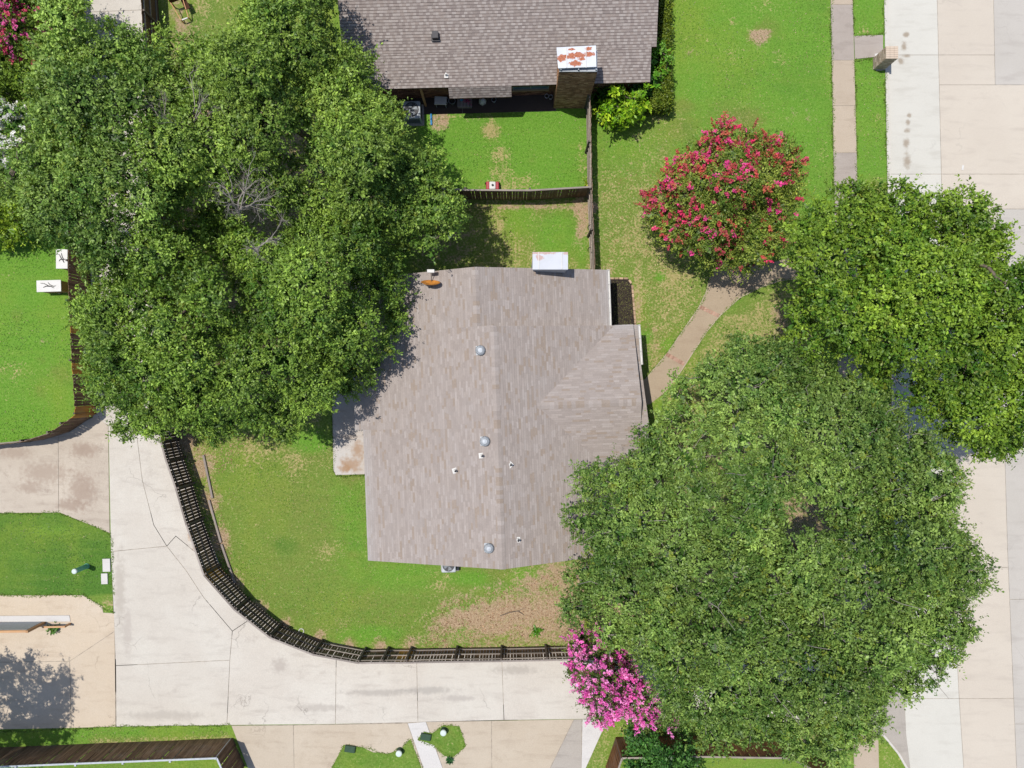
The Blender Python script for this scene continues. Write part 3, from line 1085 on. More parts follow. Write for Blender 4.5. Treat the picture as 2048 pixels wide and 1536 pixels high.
house = empty('house', (0, 0, 0), 'single storey house with faded grey brown shingle roof in the middle of the lots', 'house')
E_DIR = HU(0, 1, 0)          # eaves run up the picture
X_DIR = HU(1, 0, 0)
RZ = 5.10
KW = (RZ - 2.5) / 6.63       # west pitch
KE = (RZ - 2.45) / 7.04
zw = lambda u: RZ + KW * (u + .74)
ze = lambda u: RZ - KE * (u + .74)
NRZ = zw(-1.5)
KN = (NRZ - 2.5) / (4.89 + 1.5)
zn = lambda u: NRZ - KN * (u + 1.5)
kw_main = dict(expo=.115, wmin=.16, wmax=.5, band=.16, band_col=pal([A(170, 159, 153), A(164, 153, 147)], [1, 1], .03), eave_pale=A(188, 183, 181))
DECK = M['white_paint']

# north block
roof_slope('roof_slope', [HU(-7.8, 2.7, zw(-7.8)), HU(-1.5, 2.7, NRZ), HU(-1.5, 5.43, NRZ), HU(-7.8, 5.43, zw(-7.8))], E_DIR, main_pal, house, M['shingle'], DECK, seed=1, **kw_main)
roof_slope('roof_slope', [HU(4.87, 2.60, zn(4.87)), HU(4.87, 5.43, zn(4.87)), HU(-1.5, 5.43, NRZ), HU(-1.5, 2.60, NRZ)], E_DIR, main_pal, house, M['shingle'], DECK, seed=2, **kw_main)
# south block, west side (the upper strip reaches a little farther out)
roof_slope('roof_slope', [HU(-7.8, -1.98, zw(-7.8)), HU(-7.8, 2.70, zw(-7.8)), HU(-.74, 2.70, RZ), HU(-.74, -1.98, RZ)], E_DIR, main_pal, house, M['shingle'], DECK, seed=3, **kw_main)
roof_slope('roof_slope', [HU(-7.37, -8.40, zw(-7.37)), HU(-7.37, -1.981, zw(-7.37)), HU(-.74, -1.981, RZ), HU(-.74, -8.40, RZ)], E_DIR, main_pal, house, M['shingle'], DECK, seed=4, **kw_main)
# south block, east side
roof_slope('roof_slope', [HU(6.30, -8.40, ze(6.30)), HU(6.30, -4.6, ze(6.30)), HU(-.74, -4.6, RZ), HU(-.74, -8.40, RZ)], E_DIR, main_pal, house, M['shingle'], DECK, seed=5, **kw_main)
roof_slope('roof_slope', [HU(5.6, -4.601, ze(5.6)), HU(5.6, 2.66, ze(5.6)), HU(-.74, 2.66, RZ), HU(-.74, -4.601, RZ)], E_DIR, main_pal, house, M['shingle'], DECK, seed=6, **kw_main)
# gable of the south block standing above the north block
mb = MB()
mb.prism([tuple(HU(-.74, 2.55, 0).xy), tuple(HU(5.5, 2.55, 0).xy), tuple(HU(5.5, 2.645, 0).xy), tuple(HU(-.74, 2.645, 0).xy)], 2.6, lambda x, y: ze(x * math.cos(TH) + y * math.sin(TH)) - .12)
mb.build('gable_wall', M['white_paint'], house)
# east wing: ridge runs east-west
WV, WZ, WK, WU = -1.06, 4.40, .40, 5.98
u_r = -.74 + (RZ - WZ) / KE
wv = lambda v: WZ - WK * abs(v - WV)
vN, vS = 2.66, -4.75
uN = -.74 + (RZ - wv(vN)) / KE
uS = -.74 + (RZ - wv(vS)) / KE
LIFT = .012
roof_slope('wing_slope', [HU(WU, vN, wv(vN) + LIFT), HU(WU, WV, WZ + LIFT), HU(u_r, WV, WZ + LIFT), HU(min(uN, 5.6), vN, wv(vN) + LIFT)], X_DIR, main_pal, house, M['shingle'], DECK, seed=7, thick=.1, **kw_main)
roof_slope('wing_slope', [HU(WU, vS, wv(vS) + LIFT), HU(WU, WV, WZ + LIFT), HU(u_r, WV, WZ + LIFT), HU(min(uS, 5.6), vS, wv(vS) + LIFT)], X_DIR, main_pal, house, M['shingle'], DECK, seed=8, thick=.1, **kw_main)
# porch gable in front of the wing, lower
PV, PZ = -2.14, 4.0
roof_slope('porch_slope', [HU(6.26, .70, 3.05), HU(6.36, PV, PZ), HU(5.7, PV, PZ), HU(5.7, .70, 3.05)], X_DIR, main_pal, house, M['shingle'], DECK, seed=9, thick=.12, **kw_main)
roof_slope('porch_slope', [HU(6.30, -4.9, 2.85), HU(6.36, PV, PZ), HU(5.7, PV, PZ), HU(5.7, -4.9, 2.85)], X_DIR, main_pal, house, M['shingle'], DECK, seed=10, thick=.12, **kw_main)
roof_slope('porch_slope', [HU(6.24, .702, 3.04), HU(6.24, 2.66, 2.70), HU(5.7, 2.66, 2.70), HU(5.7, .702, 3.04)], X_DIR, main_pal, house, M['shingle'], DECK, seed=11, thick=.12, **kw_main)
# ridge caps
def ridge(a, b, pal_, parent, mat, w=.16, step=.2):
    mb = MB()
    d = b - a
    n = int(d.length / step)
    u = d.normalized()
    side = Vector((-u.y, u.x, 0))
    for i in range(n):
        p, q = a + u * (i * step), a + u * ((i + 1) * step + .03)
        c = pal_(random)
        h0, h1 = Vector((0, 0, .045)), Vector((0, 0, .032))
        dd = Vector((0, 0, -w * .33))
        mb.face([p + h0, q + h1, q + h1 + side * w + dd, p + h0 + side * w + dd], c)
        mb.face([p + h0 - side * w + dd, q + h1 - side * w + dd, q + h1, p + h0], c)
    mb.build('ridge_cap', mat, parent, tint=True, kind='stuff')


ridge(HU(-.74, -8.40, RZ), HU(-.74, 2.68, RZ), main_pal, house, M['shingle'])
ridge(HU(-1.5, 2.66, NRZ), HU(-1.5, 5.43, NRZ), main_pal, house, M['shingle'])
ridge(HU(u_r, WV, WZ + LIFT), HU(WU, WV, WZ + LIFT), main_pal, house, M['shingle'])
# gutters: white troughs
def gutter(a, b, out, parent, name='gutter'):
    mb = MB()
    a, b = Vector(a), Vector(b)
    o = Vector(out).normalized()
    for off, z, w, h in ((.005, -.06, .012, .12), (.105, -.05, .014, .11)):
        mb.bar(a + o * off + Vector((0, 0, z)), b + o * off + Vector((0, 0, z)), w, h)
    mb.bar(a + o * .055 + Vector((0, 0, -.115)), b + o * .055 + Vector((0, 0, -.115)), .11, .01)
    n = int((b - a).length / .6)
    for i in range(n + 1):
        p = a + (b - a) * (i / max(n, 1))
        mb.bar(p, p + o * .11, .02, .012)
    mb.build(name, M['white_paint'], parent)


gutter(HU(4.88, 2.68, zn(4.87) + .03), HU(4.88, 5.43, zn(4.87) + .03), X_DIR, house)
gutter(HU(6.25, .72, 3.06), HU(6.25, 2.66, 2.72), X_DIR, house)
mb = MB()
mb.bar(HU(4.95, 5.25, 2.4), HU(5.35, 5.1, .15), .07, .07)
mb.build('downspout', M['white_paint'], house)

# walls (brick courses are hidden under the eaves; walls stand where they stand)
t = NT('tan_brick_wall')
br = t.n.new('ShaderNodeTexBrick')
br.inputs['Color1'].default_value = (*A(170, 126, 104), 1)
br.inputs['Color2'].default_value = (*A(142, 98, 80), 1)
br.inputs['Mortar'].default_value = (*A(180, 168, 156), 1)
br.inputs['Scale'].default_value = 1.0
br.inputs['Brick Width'].default_value = .21
br.inputs['Row Height'].default_value = .075
br.inputs['Mortar Size'].default_value = .008
cmb = t.n.new('ShaderNodeCombineXYZ'); sp = t.n.new('ShaderNodeSeparateXYZ')
t.l(t.pos, sp.inputs[0])
t.l(t.math('ADD', sp.outputs[0], sp.outputs[1]), cmb.inputs[0]); t.l(sp.outputs[2], cmb.inputs[1])
t.l(cmb.outputs[0], br.inputs['Vector'])
M['brick_wall'] = t.done(br.outputs['Color'], .9)


def wall_block(poly_uv, h, parent):
    for i in range(len(poly_uv)):
        a, b = Vector(poly_uv[i]), Vector(poly_uv[(i + 1) % len(poly_uv)])
        d = (b - a).normalized() * .06
        mb = MB()
        mb.bar(HU(*(a + d), h / 2), HU(*(b - d), h / 2), .12, h)
        mb.build('wall', M['brick_wall'], parent)


wall_block([(-6.9, -8.0), (5.8, -8.0), (5.8, 2.2), (4.4, 2.2), (4.4, 5.0), (-7.3, 5.0), (-7.3, -1.6), (-6.9, -1.6)], 2.3, house)
# gable ends
for (v, pts) in ((-8.06, [(-6.9, 2.3), (5.8, 2.3), (5.8, 2.48), (-.74, RZ - .2), (-6.9, 2.5)]), (5.06, [(-7.3, 2.25), (4.4, 2.3), (4.4, 2.5), (-1.5, NRZ - .2), (-7.3, 2.26)])):
    mb = MB()
    mb.face([HU(u, v, z) for u, z in pts])
    mb.face([HU(u, v + .05, z) for u, z in reversed(pts)])
    mb.build('gable_wall', M['white_paint'], house)

# turbine-style round vents, pipe vents
def on_main(px, py):
    z = 4.5
    for _ in range(6):
        x, y = G(px, py, z)
        u = x * math.cos(TH) + y * math.sin(TH)
        z = min(zw(u), ze(u))
    return Vector((x, y, z))


for px, py in ((961, 701), (970, 882), (978, 1095)):
    p = on_main(px, py) + Vector((0, 0, .02))
    mb = MB()
    mb.box(p, (.42, .42, .02), TH)
    mb.lathe(p, [(.15, -.1), (.15, .12), (.225, .14), (.225, .19), (.19, .25), (.11, .29), (.02, .30)], 28)
    vt = mb.build('round_vent', M['galv'], house, smooth=False)
    mb = MB()
    for k in range(18):
        a = k / 18 * 6.283
        e = Vector((math.cos(a), math.sin(a), 0)); e2 = Vector((math.cos(a + .12), math.sin(a + .12), 0))
        mb.tube([p + e * .225 + Vector((0, 0, .13)), p + e2 * .232 + Vector((0, 0, .19)), p + e2 * .198 + Vector((0, 0, .255)), p + e2 * .11 + Vector((0, 0, .297))], .011, 4, False)
    mb.build('fins', M['grey_metal'], vt)
for px, py, a in ((911, 941, .3), (964, 911, .1), (1021, 929, .8), (1036, 1079, 0)):
    p = on_main(px, py) + Vector((0, 0, .02))
    mb = MB()
    mb.box(p + Vector((-.02, 0, .012)), (.25, .25, .025), a)
    mb.lathe(p, [(.10, 0), (.06, .09), (.05, .10)], 14)
    fl = mb.build('pipe_vent', M['white_paint'], house)
    mb = MB()
    mb.lathe(p + Vector((.02, 0, .08)), [(.045, -.05), (.045, .22), (.03, .221), (.03, .1)], 14)
    o = mb.build('pipe', M['dark_grey'], fl)

# metal clad chimney at the top gable
cz = 4.62
c0 = G(1066, 505, cz); c1 = G(1136, 505, cz); c2 = G(1135, 538, cz); c3 = G(1067, 539, cz)
ch_c = ((c0[0] + c2[0]) / 2, (c0[1] + c2[1]) / 2)
ch_w, ch_d = c1[0] - c0[0], c0[1] - c3[1]
mb = MB()
mb.box((ch_c[0], ch_c[1], 2.22), (ch_w - .06, ch_d - .06, 4.44), TH * .0)
chim = mb.build('chimney', M['galv'], house, bevel=.01)
mb = MB()
mb.box((ch_c[0], ch_c[1], 4.535), (ch_w + .02, ch_d + .02, .17))
rp = [(ch_c[0] - .3, ch_c[1] + .36, .75, .07), (ch_c[0] + .75, ch_c[1] + .36, .18, .09), (ch_c[0] - .5, ch_c[1] + .15, .22, .14)]
cap_o = mb.build('chimney_cap', m_rusty('faded_rusty_metal', A(222, 226, 234), rp, A(196, 150, 138), A(214, 176, 164), .8), chim)

mb = MB()
for k in (-.33, .33):
    mb = MB(); mb.box((ch_c[0] + k * ch_w, ch_c[1], 4.63), (.03, ch_d, .03)); mb.build('seam', M['white_paint'], chim)
# ---------------- north house
NTH = math.radians(1.5)


def NU(u, v, z):
    return Vector((u * math.cos(NTH) - v * math.sin(NTH), u * math.sin(NTH) + v * math.cos(NTH), z))


nh = empty('house', (0, 0, 0), 'neighbouring house with dark taupe shingle roof at the top of the picture', 'house')
NX = NU(1, 0, 0)
EZ = 2.55
# eave line: px (765,178) and (1300,164) at EZ
ea = G3(765, 178, EZ); eb = G3(1300, 164, EZ)
ev = (ea.y * math.cos(NTH) - ea.x * math.sin(NTH) + eb.y * math.cos(NTH) - eb.x * math.sin(NTH)) / 2
KNH = .36
zs = lambda v: EZ + KNH * (v - ev)
uL = -7.75
uR1 = eb.x * math.cos(NTH) + eb.y * math.sin(NTH)
j = G3(1313, 93, 3.1)
vJ = -j.x * math.sin(NTH) + j.y * math.cos(NTH)
uR2 = j.x * math.cos(NTH) + j.y * math.sin(NTH)
vR = 21.5
ZR = zs(vR)
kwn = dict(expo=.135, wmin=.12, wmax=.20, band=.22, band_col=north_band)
SOFF = M['brown_wood']
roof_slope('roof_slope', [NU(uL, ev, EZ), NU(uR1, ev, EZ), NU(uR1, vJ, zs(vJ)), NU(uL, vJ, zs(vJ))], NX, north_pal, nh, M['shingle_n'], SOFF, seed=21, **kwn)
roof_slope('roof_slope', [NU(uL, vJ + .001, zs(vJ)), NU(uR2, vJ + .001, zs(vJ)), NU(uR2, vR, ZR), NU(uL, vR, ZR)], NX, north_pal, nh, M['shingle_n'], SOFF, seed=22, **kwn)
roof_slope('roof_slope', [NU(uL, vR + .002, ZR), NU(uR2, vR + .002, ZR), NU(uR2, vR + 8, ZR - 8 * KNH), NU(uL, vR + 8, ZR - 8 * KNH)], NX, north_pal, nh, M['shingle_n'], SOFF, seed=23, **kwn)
ba = G3(899, 196, 2.02); bb = G3(1023, 190, 2.02)
bu0 = ba.x * math.cos(NTH) + ba.y * math.sin(NTH); bu1 = bb.x * math.cos(NTH) + bb.y * math.sin(NTH)
bv = -ba.x * math.sin(NTH) + ba.y * math.cos(NTH)
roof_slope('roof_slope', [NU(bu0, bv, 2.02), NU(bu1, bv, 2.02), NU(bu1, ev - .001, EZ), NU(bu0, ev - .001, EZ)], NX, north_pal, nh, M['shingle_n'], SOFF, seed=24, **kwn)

# walls with laid bricks
def brick_face(a, b, z0, z1, cols, depth=.02, bl=.2, bh=.066, jt=.011, out=None):
    """one mesh of single bricks standing proud of the mortar"""
    mb = MB()
    a, b = Vector(a), Vector(b)
    d = (b - a)
    u = d.normalized()
    o = Vector((u.y, -u.x, 0)) if out is None else Vector(out).normalized()
    rows = int((z1 - z0) / (bh + jt))
    for r in range(rows):
        zb = z0 + r * (bh + jt)
        x = -(bl + jt) / 2 if r % 2 else 0.0
        while x < d.length:
            xa, xb = max(x, 0), min(x + bl, d.length)
            if xb - xa > .03:
                c = mul(random.choice(cols), random.uniform(.75, 1.2))
                p = random.uniform(.7, 1.1) * depth
                q = [a + u * xa, a + u * xb]
                lo, hi = zb, zb + bh
                f = [Vector((w.x, w.y, z)) + o * p for w, z in ((q[0], lo), (q[1], lo), (q[1], hi), (q[0], hi))]
                g = [v - o * (p + .004) for v in f]
                mb.face(f, c)
                mb.face([f[3], f[2], g[2], g[3]], c)
                mb.face([f[0], f[3], g[3], g[0]], c)
                mb.face([f[2], f[1], g[1], g[2]], c)
            x += bl + jt
    return mb


bcols = [A(172, 120, 92), A(150, 104, 80), A(184, 136, 106), A(132, 92, 72)]
wv0 = ev + .55
for (ua, ub) in ((uL + .5, uR1 - .5),):
    mb = MB()
    a, b = NU(ua, wv0 + .1, 0), NU(ub, wv0 + .1, 0)
    mb.bar(a + Vector((0, 0, 1.25)), b + Vector((0, 0, 1.25)), .2, 2.5)
    w = mb.build('wall', M['mortar'], nh)
    bm_ = brick_face(NU(ua, wv0, 0), NU(ub, wv0, 0), .02, 2.45, bcols)
    bm_.build('bricks', M['house_brick'], w, tint=True, kind='stuff')
mb = MB()
mb.bar(NU(uR1 - .5, wv0 + .2, 1.3), NU(uR1 - .5, vR + 7.3, 1.3), .2, 2.6)
mb.build('wall', M['brick_wall'], nh)
mb = MB()
mb.bar(NU(uL + .5, wv0 + .2, 1.3), NU(uL + .5, vR + 7.3, 1.3), .2, 2.6)
mb.build('wall', M['brick_wall'], nh)
mb = MB()
mb.bar(NU(uL + .5, vR + 7.4, 1.3), NU(uR1 - .5, vR + 7.4, 1.3), .2, 2.6)
mb.build('wall', M['brick_wall'], nh)
# window in the wall beside the chimney
wa, wb = G3(1026, 170, 1.7), G3(1098, 168, 1.7)
wu0 = wa.x * math.cos(NTH) + wa.y * math.sin(NTH); wu1 = wb.x * math.cos(NTH) + wb.y * math.sin(NTH)
fr = MB()
for z in (.95, 2.15): fr.bar(NU(wu0, wv0 - .04, z), NU(wu1, wv0 - .04, z), .07, .07)
for u in (wu0, (wu0 + wu1) / 2, wu1): fr.bar(NU(u, wv0 - .045, .95), NU(u, wv0 - .045, 2.15), .06, .06)
win = fr.build('window', M['grey_metal'], nh)
for u0, u1 in ((wu0, (wu0 + wu1) / 2), ((wu0 + wu1) / 2, wu1)):
    mb = MB(); mb.bar(NU(u0 + .03, wv0 - .03, 1.55), NU(u1 - .03, wv0 - .03, 1.55), .012, 1.14)
    mb.build('pane', M['glass'], win)
mb = MB(); mb.bar(NU(wu0 - .05, wv0 - .08, .88), NU(wu1 + .05, wv0 - .08, .88), .14, .05)
mb.build('sill', M['edging'], win)
# second wall window near the post (mostly in shade)
# patio post
pt, pb = G3(840, 176, 2.4), None
mb = MB()
mb.box((pt.x, ev - .0 + pt.x * math.sin(NTH) + .12, 1.2), (.1, .1, 2.4))
mb.build('post', M['tan_wood'], nh)
# roof vents
p = G3(870, 68, 3.6); p.z = zs(-p.x * math.sin(NTH) + p.y * math.cos(NTH)) + .03
mb = MB()
mb.box(p + Vector((0, 0, .02)), (.42, .46, .03), NTH)
mb.box(p + Vector((0, 0, .14)), (.3, .34, .2), NTH)
mb.build('box_vent', M['dark_grey'], nh, bevel=.02)
p = G3(892, 148, 2.9); p.z = zs(-p.x * math.sin(NTH) + p.y * math.cos(NTH)) + .03
mb = MB()
mb.box(p + Vector((0, 0, .01)), (.2, .28, .02), NTH)
mb.lathe(p, [(.08, 0), (.05, .08), (.045, .2)], 12)
mb.build('pipe_vent', M['white_paint'], nh)
# brick chimney with raised rusty cap
kx0, ky1 = G(1107, 217)
kx1, _ = G(1175, 213)
kd = .98
kcx, kcy = (kx0 + kx1) / 2, ky1 + kd / 2
KW2, KT = kx1 - kx0, 4.35
mb = MB()
mb.box((kcx, kcy, KT / 2), (KW2 - .04, kd - .04, KT))
nc = mb.build('chimney', M['mortar'], nh)
hw, hd = (KW2 - .04) / 2, (kd - .04) / 2
allb = MB()
for a, b in (((kcx - hw, kcy - hd, 0), (kcx + hw, kcy - hd, 0)), ((kcx + hw, kcy - hd, 0), (kcx + hw, kcy + hd, 0)), ((kcx + hw, kcy + hd, 0), (kcx - hw, kcy + hd, 0)), ((kcx - hw, kcy + hd, 0), (kcx - hw, kcy - hd, 0))):
    q = brick_face(a, b, .0, KT, [A(196, 150, 114), A(174, 130, 98), A(208, 166, 128), A(156, 116, 88)])
    n = len(allb.v)
    allb.v += q.v; allb.f += [tuple(i + n for i in f) for f in q.f]; allb.c += q.c
allb.build('bricks', M['house_brick'], nc, tint=True, kind='stuff')
mb = MB()
for sx in (-1, 0, 1):
    for sy in (-1, 1): mb.box((kcx + sx * (hw - .06), kcy + sy * (hd - .04), KT + .09), (.05, .05, .2))
mb.box((kcx, kcy, KT + .02), (KW2 - .02, kd - .02, .05))
mb.build('cap_frame', M['slate_metal'], nc)
cq = [G(1113, 95, 4.6), G(1192, 91, 4.6), G(1193, 134, 4.6), G(1116, 137, 4.6)]
rp = []
for (x, y, rx, ry) in ((1123, 117, .26, .2), (1143, 112, .22, .16), (1158, 110, .3, .16), (1178, 109, .28, .14), (1150, 127, .32, .16), (1143, 99, .16, .08), (1177, 98, .2, .1), (1163, 118, .2, .1), (1135, 114, .3, .1)):
    gx, gy = G(x, y, 4.6); rp.append((gx, gy, rx, ry))
mb = MB()
mb.prism(cq, 4.56, 4.62)
mb.build('chimney_cap', m_rusty('white_rusty_metal', A(236, 240, 246), rp), nc, bevel=.01)

mb = MB()
for k in (-.25, .25):
    mb = MB(); mb.bar(Vector(((cq[0][0] + cq[1][0]) / 2 + k * KW2, cq[0][1] - .02, 4.632)), Vector(((cq[0][0] + cq[1][0]) / 2 + k * KW2, cq[3][1] + .02, 4.632)), .03, .025); mb.build('seam', M['white_paint'], nc)
# patio slab of the neighbouring house, and of the main house
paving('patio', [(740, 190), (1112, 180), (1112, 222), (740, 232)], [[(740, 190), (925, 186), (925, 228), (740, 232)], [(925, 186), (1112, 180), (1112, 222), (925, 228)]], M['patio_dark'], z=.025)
paving('patio', [(664, 770), (742, 770), (742, 948), (672, 950), (667, 940)], [[(664, 770), (742, 770), (742, 948), (672, 950), (667, 940)]], M['patio'], z=.05)

# ================================================================== FENCES
def fence(name, top_px, h, side, mats, label, group=None, spacing=.148, rails=(.3, .95, 1.6), post_every=2.4, rail_m=None, single=True, mat_of=None, post_m=None, cap=None, tall_post=0.0, kickboard=False, rail_until=99):
    """top_px: top line; side=+1 puts rails and posts on the left of travel, -1 on the right"""
    pts = [G3(x, y, h) for x, y in top_px]
    root = empty(name, (pts[0].x, pts[0].y, 0), label, 'fence', group)
    mb = MB(); mb.box((0, 0, h / 2), (.138, .019, h))
    # dog-ear top
    meshes = {}
    def me_for(m):
        if m.name not in meshes: meshes[m.name] = mb.mesh('picket', m)
        return meshes[m.name]
    joined = MB()
    rl = {z: MB() for z in rails}
    run = 0.0
    npk = 0
    for seg, (a, b) in enumerate(zip(pts[:-1], pts[1:])):
        d = Vector((b.x - a.x, b.y - a.y, 0))
        L = d.length
        u = d / L
        nrm = Vector((-u.y, u.x, 0)) * side
        n = max(1, int(round(L / spacing)))
        for i in range(n):
            p = Vector((a.x, a.y, 0)) + u * (L * (i + .5) / n)
            m = mats if not mat_of else (mat_of(p) or mats)
            rz = math.atan2(u.y, u.x)
            dz = random.uniform(-.03, .015)
            if single:
                npk += 1
                put('picket', me_for(m), p + Vector((0, 0, dz)), (random.uniform(-.012, .012), random.uniform(-.008, .008), rz + random.uniform(-.03, .03)), root)
            else:
                joined.box(p + Vector((0, 0, h / 2 + dz)), (.138, .019, h), rz)
        for z in rails:
            r = MB()
            r.bar(Vector((a.x, a.y, z)) + nrm * .035, Vector((b.x, b.y, z)) + nrm * .035, .042, .088)
            r.build('rail', (rail_m if seg < rail_until else None) or M['rail'], root)
        if cap:
            r = MB()
            r.bar(Vector((a.x, a.y, h + .022)), Vector((b.x, b.y, h + .022)), .085, .03)
            r.build('cap_rail', cap, root)
        if kickboard:
            r = MB()
            r.bar(Vector((a.x, a.y, .1)) - nrm * .025, Vector((b.x, b.y, .1)) - nrm * .025, .025, .2)
            r.build('kickboard', rail_m or M['rail'], root)
        k = max(1, int(round(L / post_every)))
        for i in range(k):
            p = Vector((a.x, a.y, 0)) + u * (L * i / k) + nrm * .10
            r = MB()
            r.box(p + Vector((0, 0, (h + tall_post) / 2)), (.09, .09, h + tall_post), math.atan2(u.y, u.x))
            r.build('post', post_m or M['rail_dark'], root)
    if not single:
        joined.build('pickets', mats, root, kind='stuff')
    return root


def new_boards(spots, r=.42):
    W = [Vector(G(*base_of(s, 1.83))) for s in spots]
    def f(p):
        return M['pickets_new'] if any((Vector((p.x, p.y)) - w).length < r for w in W) else None
    return f


fence('alley_fence', FTOP, 1.83, 1, M['pickets'], 'dark curved wooden fence with posts and rails inside, round the back yard lawn', mat_of=new_boards([(413, 1156), (803, 1325)], .38), post_every=2.3, rail_m=M['rail_dark'], rail_until=7, cap=M['timber'], spacing=.156)
fence('alley_fence', [(278, -60), (288, 100), (300, 560), (322, 883)], 1.83, 1, M['pickets'], 'straight wooden fence along the alley, hidden under the tall trees', single=False)
fence('lawn_fence', [(115, -60), (124, 100), (136, 440), (137, 600), (143, 720), (150, 830), (122, 850), (95, 868), (40, 885), (-90, 897)], 1.83, -1, M['pickets'], 'brown wooden fence with a few orange boards beside the bright left lawn', mat_of=new_boards([(138, 655), (141, 735), (150, 826)], .30), kickboard=False)
fence('divider_fence', [(790, 371), (930, 380), (1060, 381), (1182, 374)], 1.83, 1, M['pickets'], 'brown wooden fence between the two back yards, running across', cap=M['rail'])
fence('side_fence', [(1181, 188), (1184, 375), (1190, 541)], 1.83, -1, M['pickets_pink'], 'narrow faded wooden fence running from the brick chimney to the house', rail_m=M['rail'])
fence('corner_fence', [(-90, 1537), (150, 1527), (434, 1516), (460, 1575)], 1.98, -1, M['pickets'], 'dark weathered fence with pale top rail in the bottom left corner', cap=M['galv'], post_m=M['galv'])
fence('stained_fence', [(1222, 1580), (1244, 1516), (1400, 1513), (1580, 1516), (1690, 1570)], 2.1, -1, M['pickets_red'], 'reddish brown fence beside the pink flowering tree at the bottom', cap=M['rail'])

# ================================================================== TREES
def normalize(a): return a / (np.linalg.norm(a, axis=-1, keepdims=True) + 1e-9)


def leaves_mesh(name, C, AX, rng, K, ll, lw, cols, mat, droop=.2, upbias=.9, FN=None, inner=None, innercol=None):
    """C (n,3) spray bases, AX (n,3) spray axes with length; K leaves on each; cols (n,3)"""
    n = len(C)
    t = rng.uniform(-.1, 1.1, (n, K, 1))
    P = C[:, None, :] + AX[:, None, :] * t + rng.normal(0, .03, (n, K, 3))
    P[..., 2] -= droop * .25 * t[..., 0] ** 2
    ax = normalize(AX)[:, None, :]
    d = normalize(ax * .55 + rng.normal(0, .75, (n, K, 3)))
    nr = normalize(rng.normal(0, .62, (n, K, 3)) + np.array([0, 0, upbias]) + ax * .35) if FN is None else normalize(rng.normal(0, .40, (n, K, 3)) + FN[:, None, :])
    side = normalize(np.cross(nr, d))
    L = rng.uniform(ll * .75, ll * 1.25, (n, K, 1)) * rng.uniform(.68, 1.36, (n, 1, 1))
    W = L * (lw / ll) * rng.uniform(.8, 1.2, (n, K, 1))
    V = np.empty((n, K, 4, 3))
    V[:, :, 0] = P
    V[:, :, 1] = P + d * L * .5 + side * W * .5 + nr * L * .06
    V[:, :, 2] = P + d * L - nr * L * .08
    V[:, :, 3] = P + d * L * .5 - side * W * .5 + nr * L * .06
    col = np.repeat(cols[:, None, :], K, 1) * rng.uniform(.82, 1.2, (n, K, 1))
    V, col = V.reshape(-1, 3), col.reshape(-1, 3)
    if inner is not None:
        # larger dark leaves added inside each lobe to block light and darken the gaps
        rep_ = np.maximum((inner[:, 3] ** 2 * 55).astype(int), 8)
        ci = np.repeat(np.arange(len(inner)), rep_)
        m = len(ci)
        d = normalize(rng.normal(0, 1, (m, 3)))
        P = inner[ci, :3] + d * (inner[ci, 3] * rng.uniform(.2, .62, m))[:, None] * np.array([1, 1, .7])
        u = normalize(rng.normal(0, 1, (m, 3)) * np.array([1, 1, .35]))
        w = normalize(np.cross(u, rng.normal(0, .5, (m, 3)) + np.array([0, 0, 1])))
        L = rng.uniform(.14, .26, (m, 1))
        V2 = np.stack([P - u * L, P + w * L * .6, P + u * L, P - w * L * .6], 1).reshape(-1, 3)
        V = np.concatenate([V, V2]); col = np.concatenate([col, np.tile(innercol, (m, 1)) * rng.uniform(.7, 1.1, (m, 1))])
    return np_mesh(name, V, np.arange(len(V)).reshape(-1, 4), mat, col.clip(0, 1))


def sample_lobes(P, rng, lobe_r, z_edge, z_top, round_=.55, holes=()):
    xs = np.array([p[0] for p in P]); ys = np.array([p[1] for p in P])
    lo, hi = (xs.min(), ys.min()), (xs.max(), ys.max())
    N = 9000
    X = rng.uniform(lo[0], hi[0], N); Y = rng.uniform(lo[1], hi[1], N)
    k = inside(P, X, Y)
    X, Y = X[k], Y[k]
    D = edge_dist(P, X, Y)
    dmax = D.max()
    chosen = []
    for i in range(len(X)):
        r = lobe_r * rng.uniform(.6, 1.25)
        rr = min(r, D[i] + rng.uniform(-.2, .2))
        if rr < lobe_r * .30: continue
        if any((hx - X[i]) ** 2 + (hy - Y[i]) ** 2 < (hr + rr * .42) ** 2 for hx, hy, hr in holes): continue
        ok = True
        for (x, y, q, d) in chosen:
            if (x - X[i]) ** 2 + (y - Y[i]) ** 2 < ((q + rr) * .57) ** 2: ok = False; break
        if ok: chosen.append((X[i], Y[i], rr, D[i]))
    out = []
    for x, y, r, d in chosen:
        t = min(d / dmax * 1.15, 1)
        prof = (1 - (1 - t) ** 2) ** round_
        z = z_edge + (z_top - z_edge) * prof - r * .55 + rng.normal(0, .75)
        out.append((x, y, max(z, r * .6), r))
    return np.array(out)


def limb(mb, a, b, r0, r1, rng, n=5, sag=.12, sides=6):
    a, b = np.array(a), np.array(b)
    L = np.linalg.norm(b - a)
    pts = []
    for i in range(n + 1):
        t = i / n
        p = a + (b - a) * t
        p = p + rng.normal(0, .035 * L, 3) * math.sin(math.pi * t)
        p[2] += sag * L * math.sin(math.pi * t) * .5
        pts.append(tuple(p))
    mb.tube(pts, [r0 + (r1 - r0) * (i / n) for i in range(n + 1)], sides)
    return pts


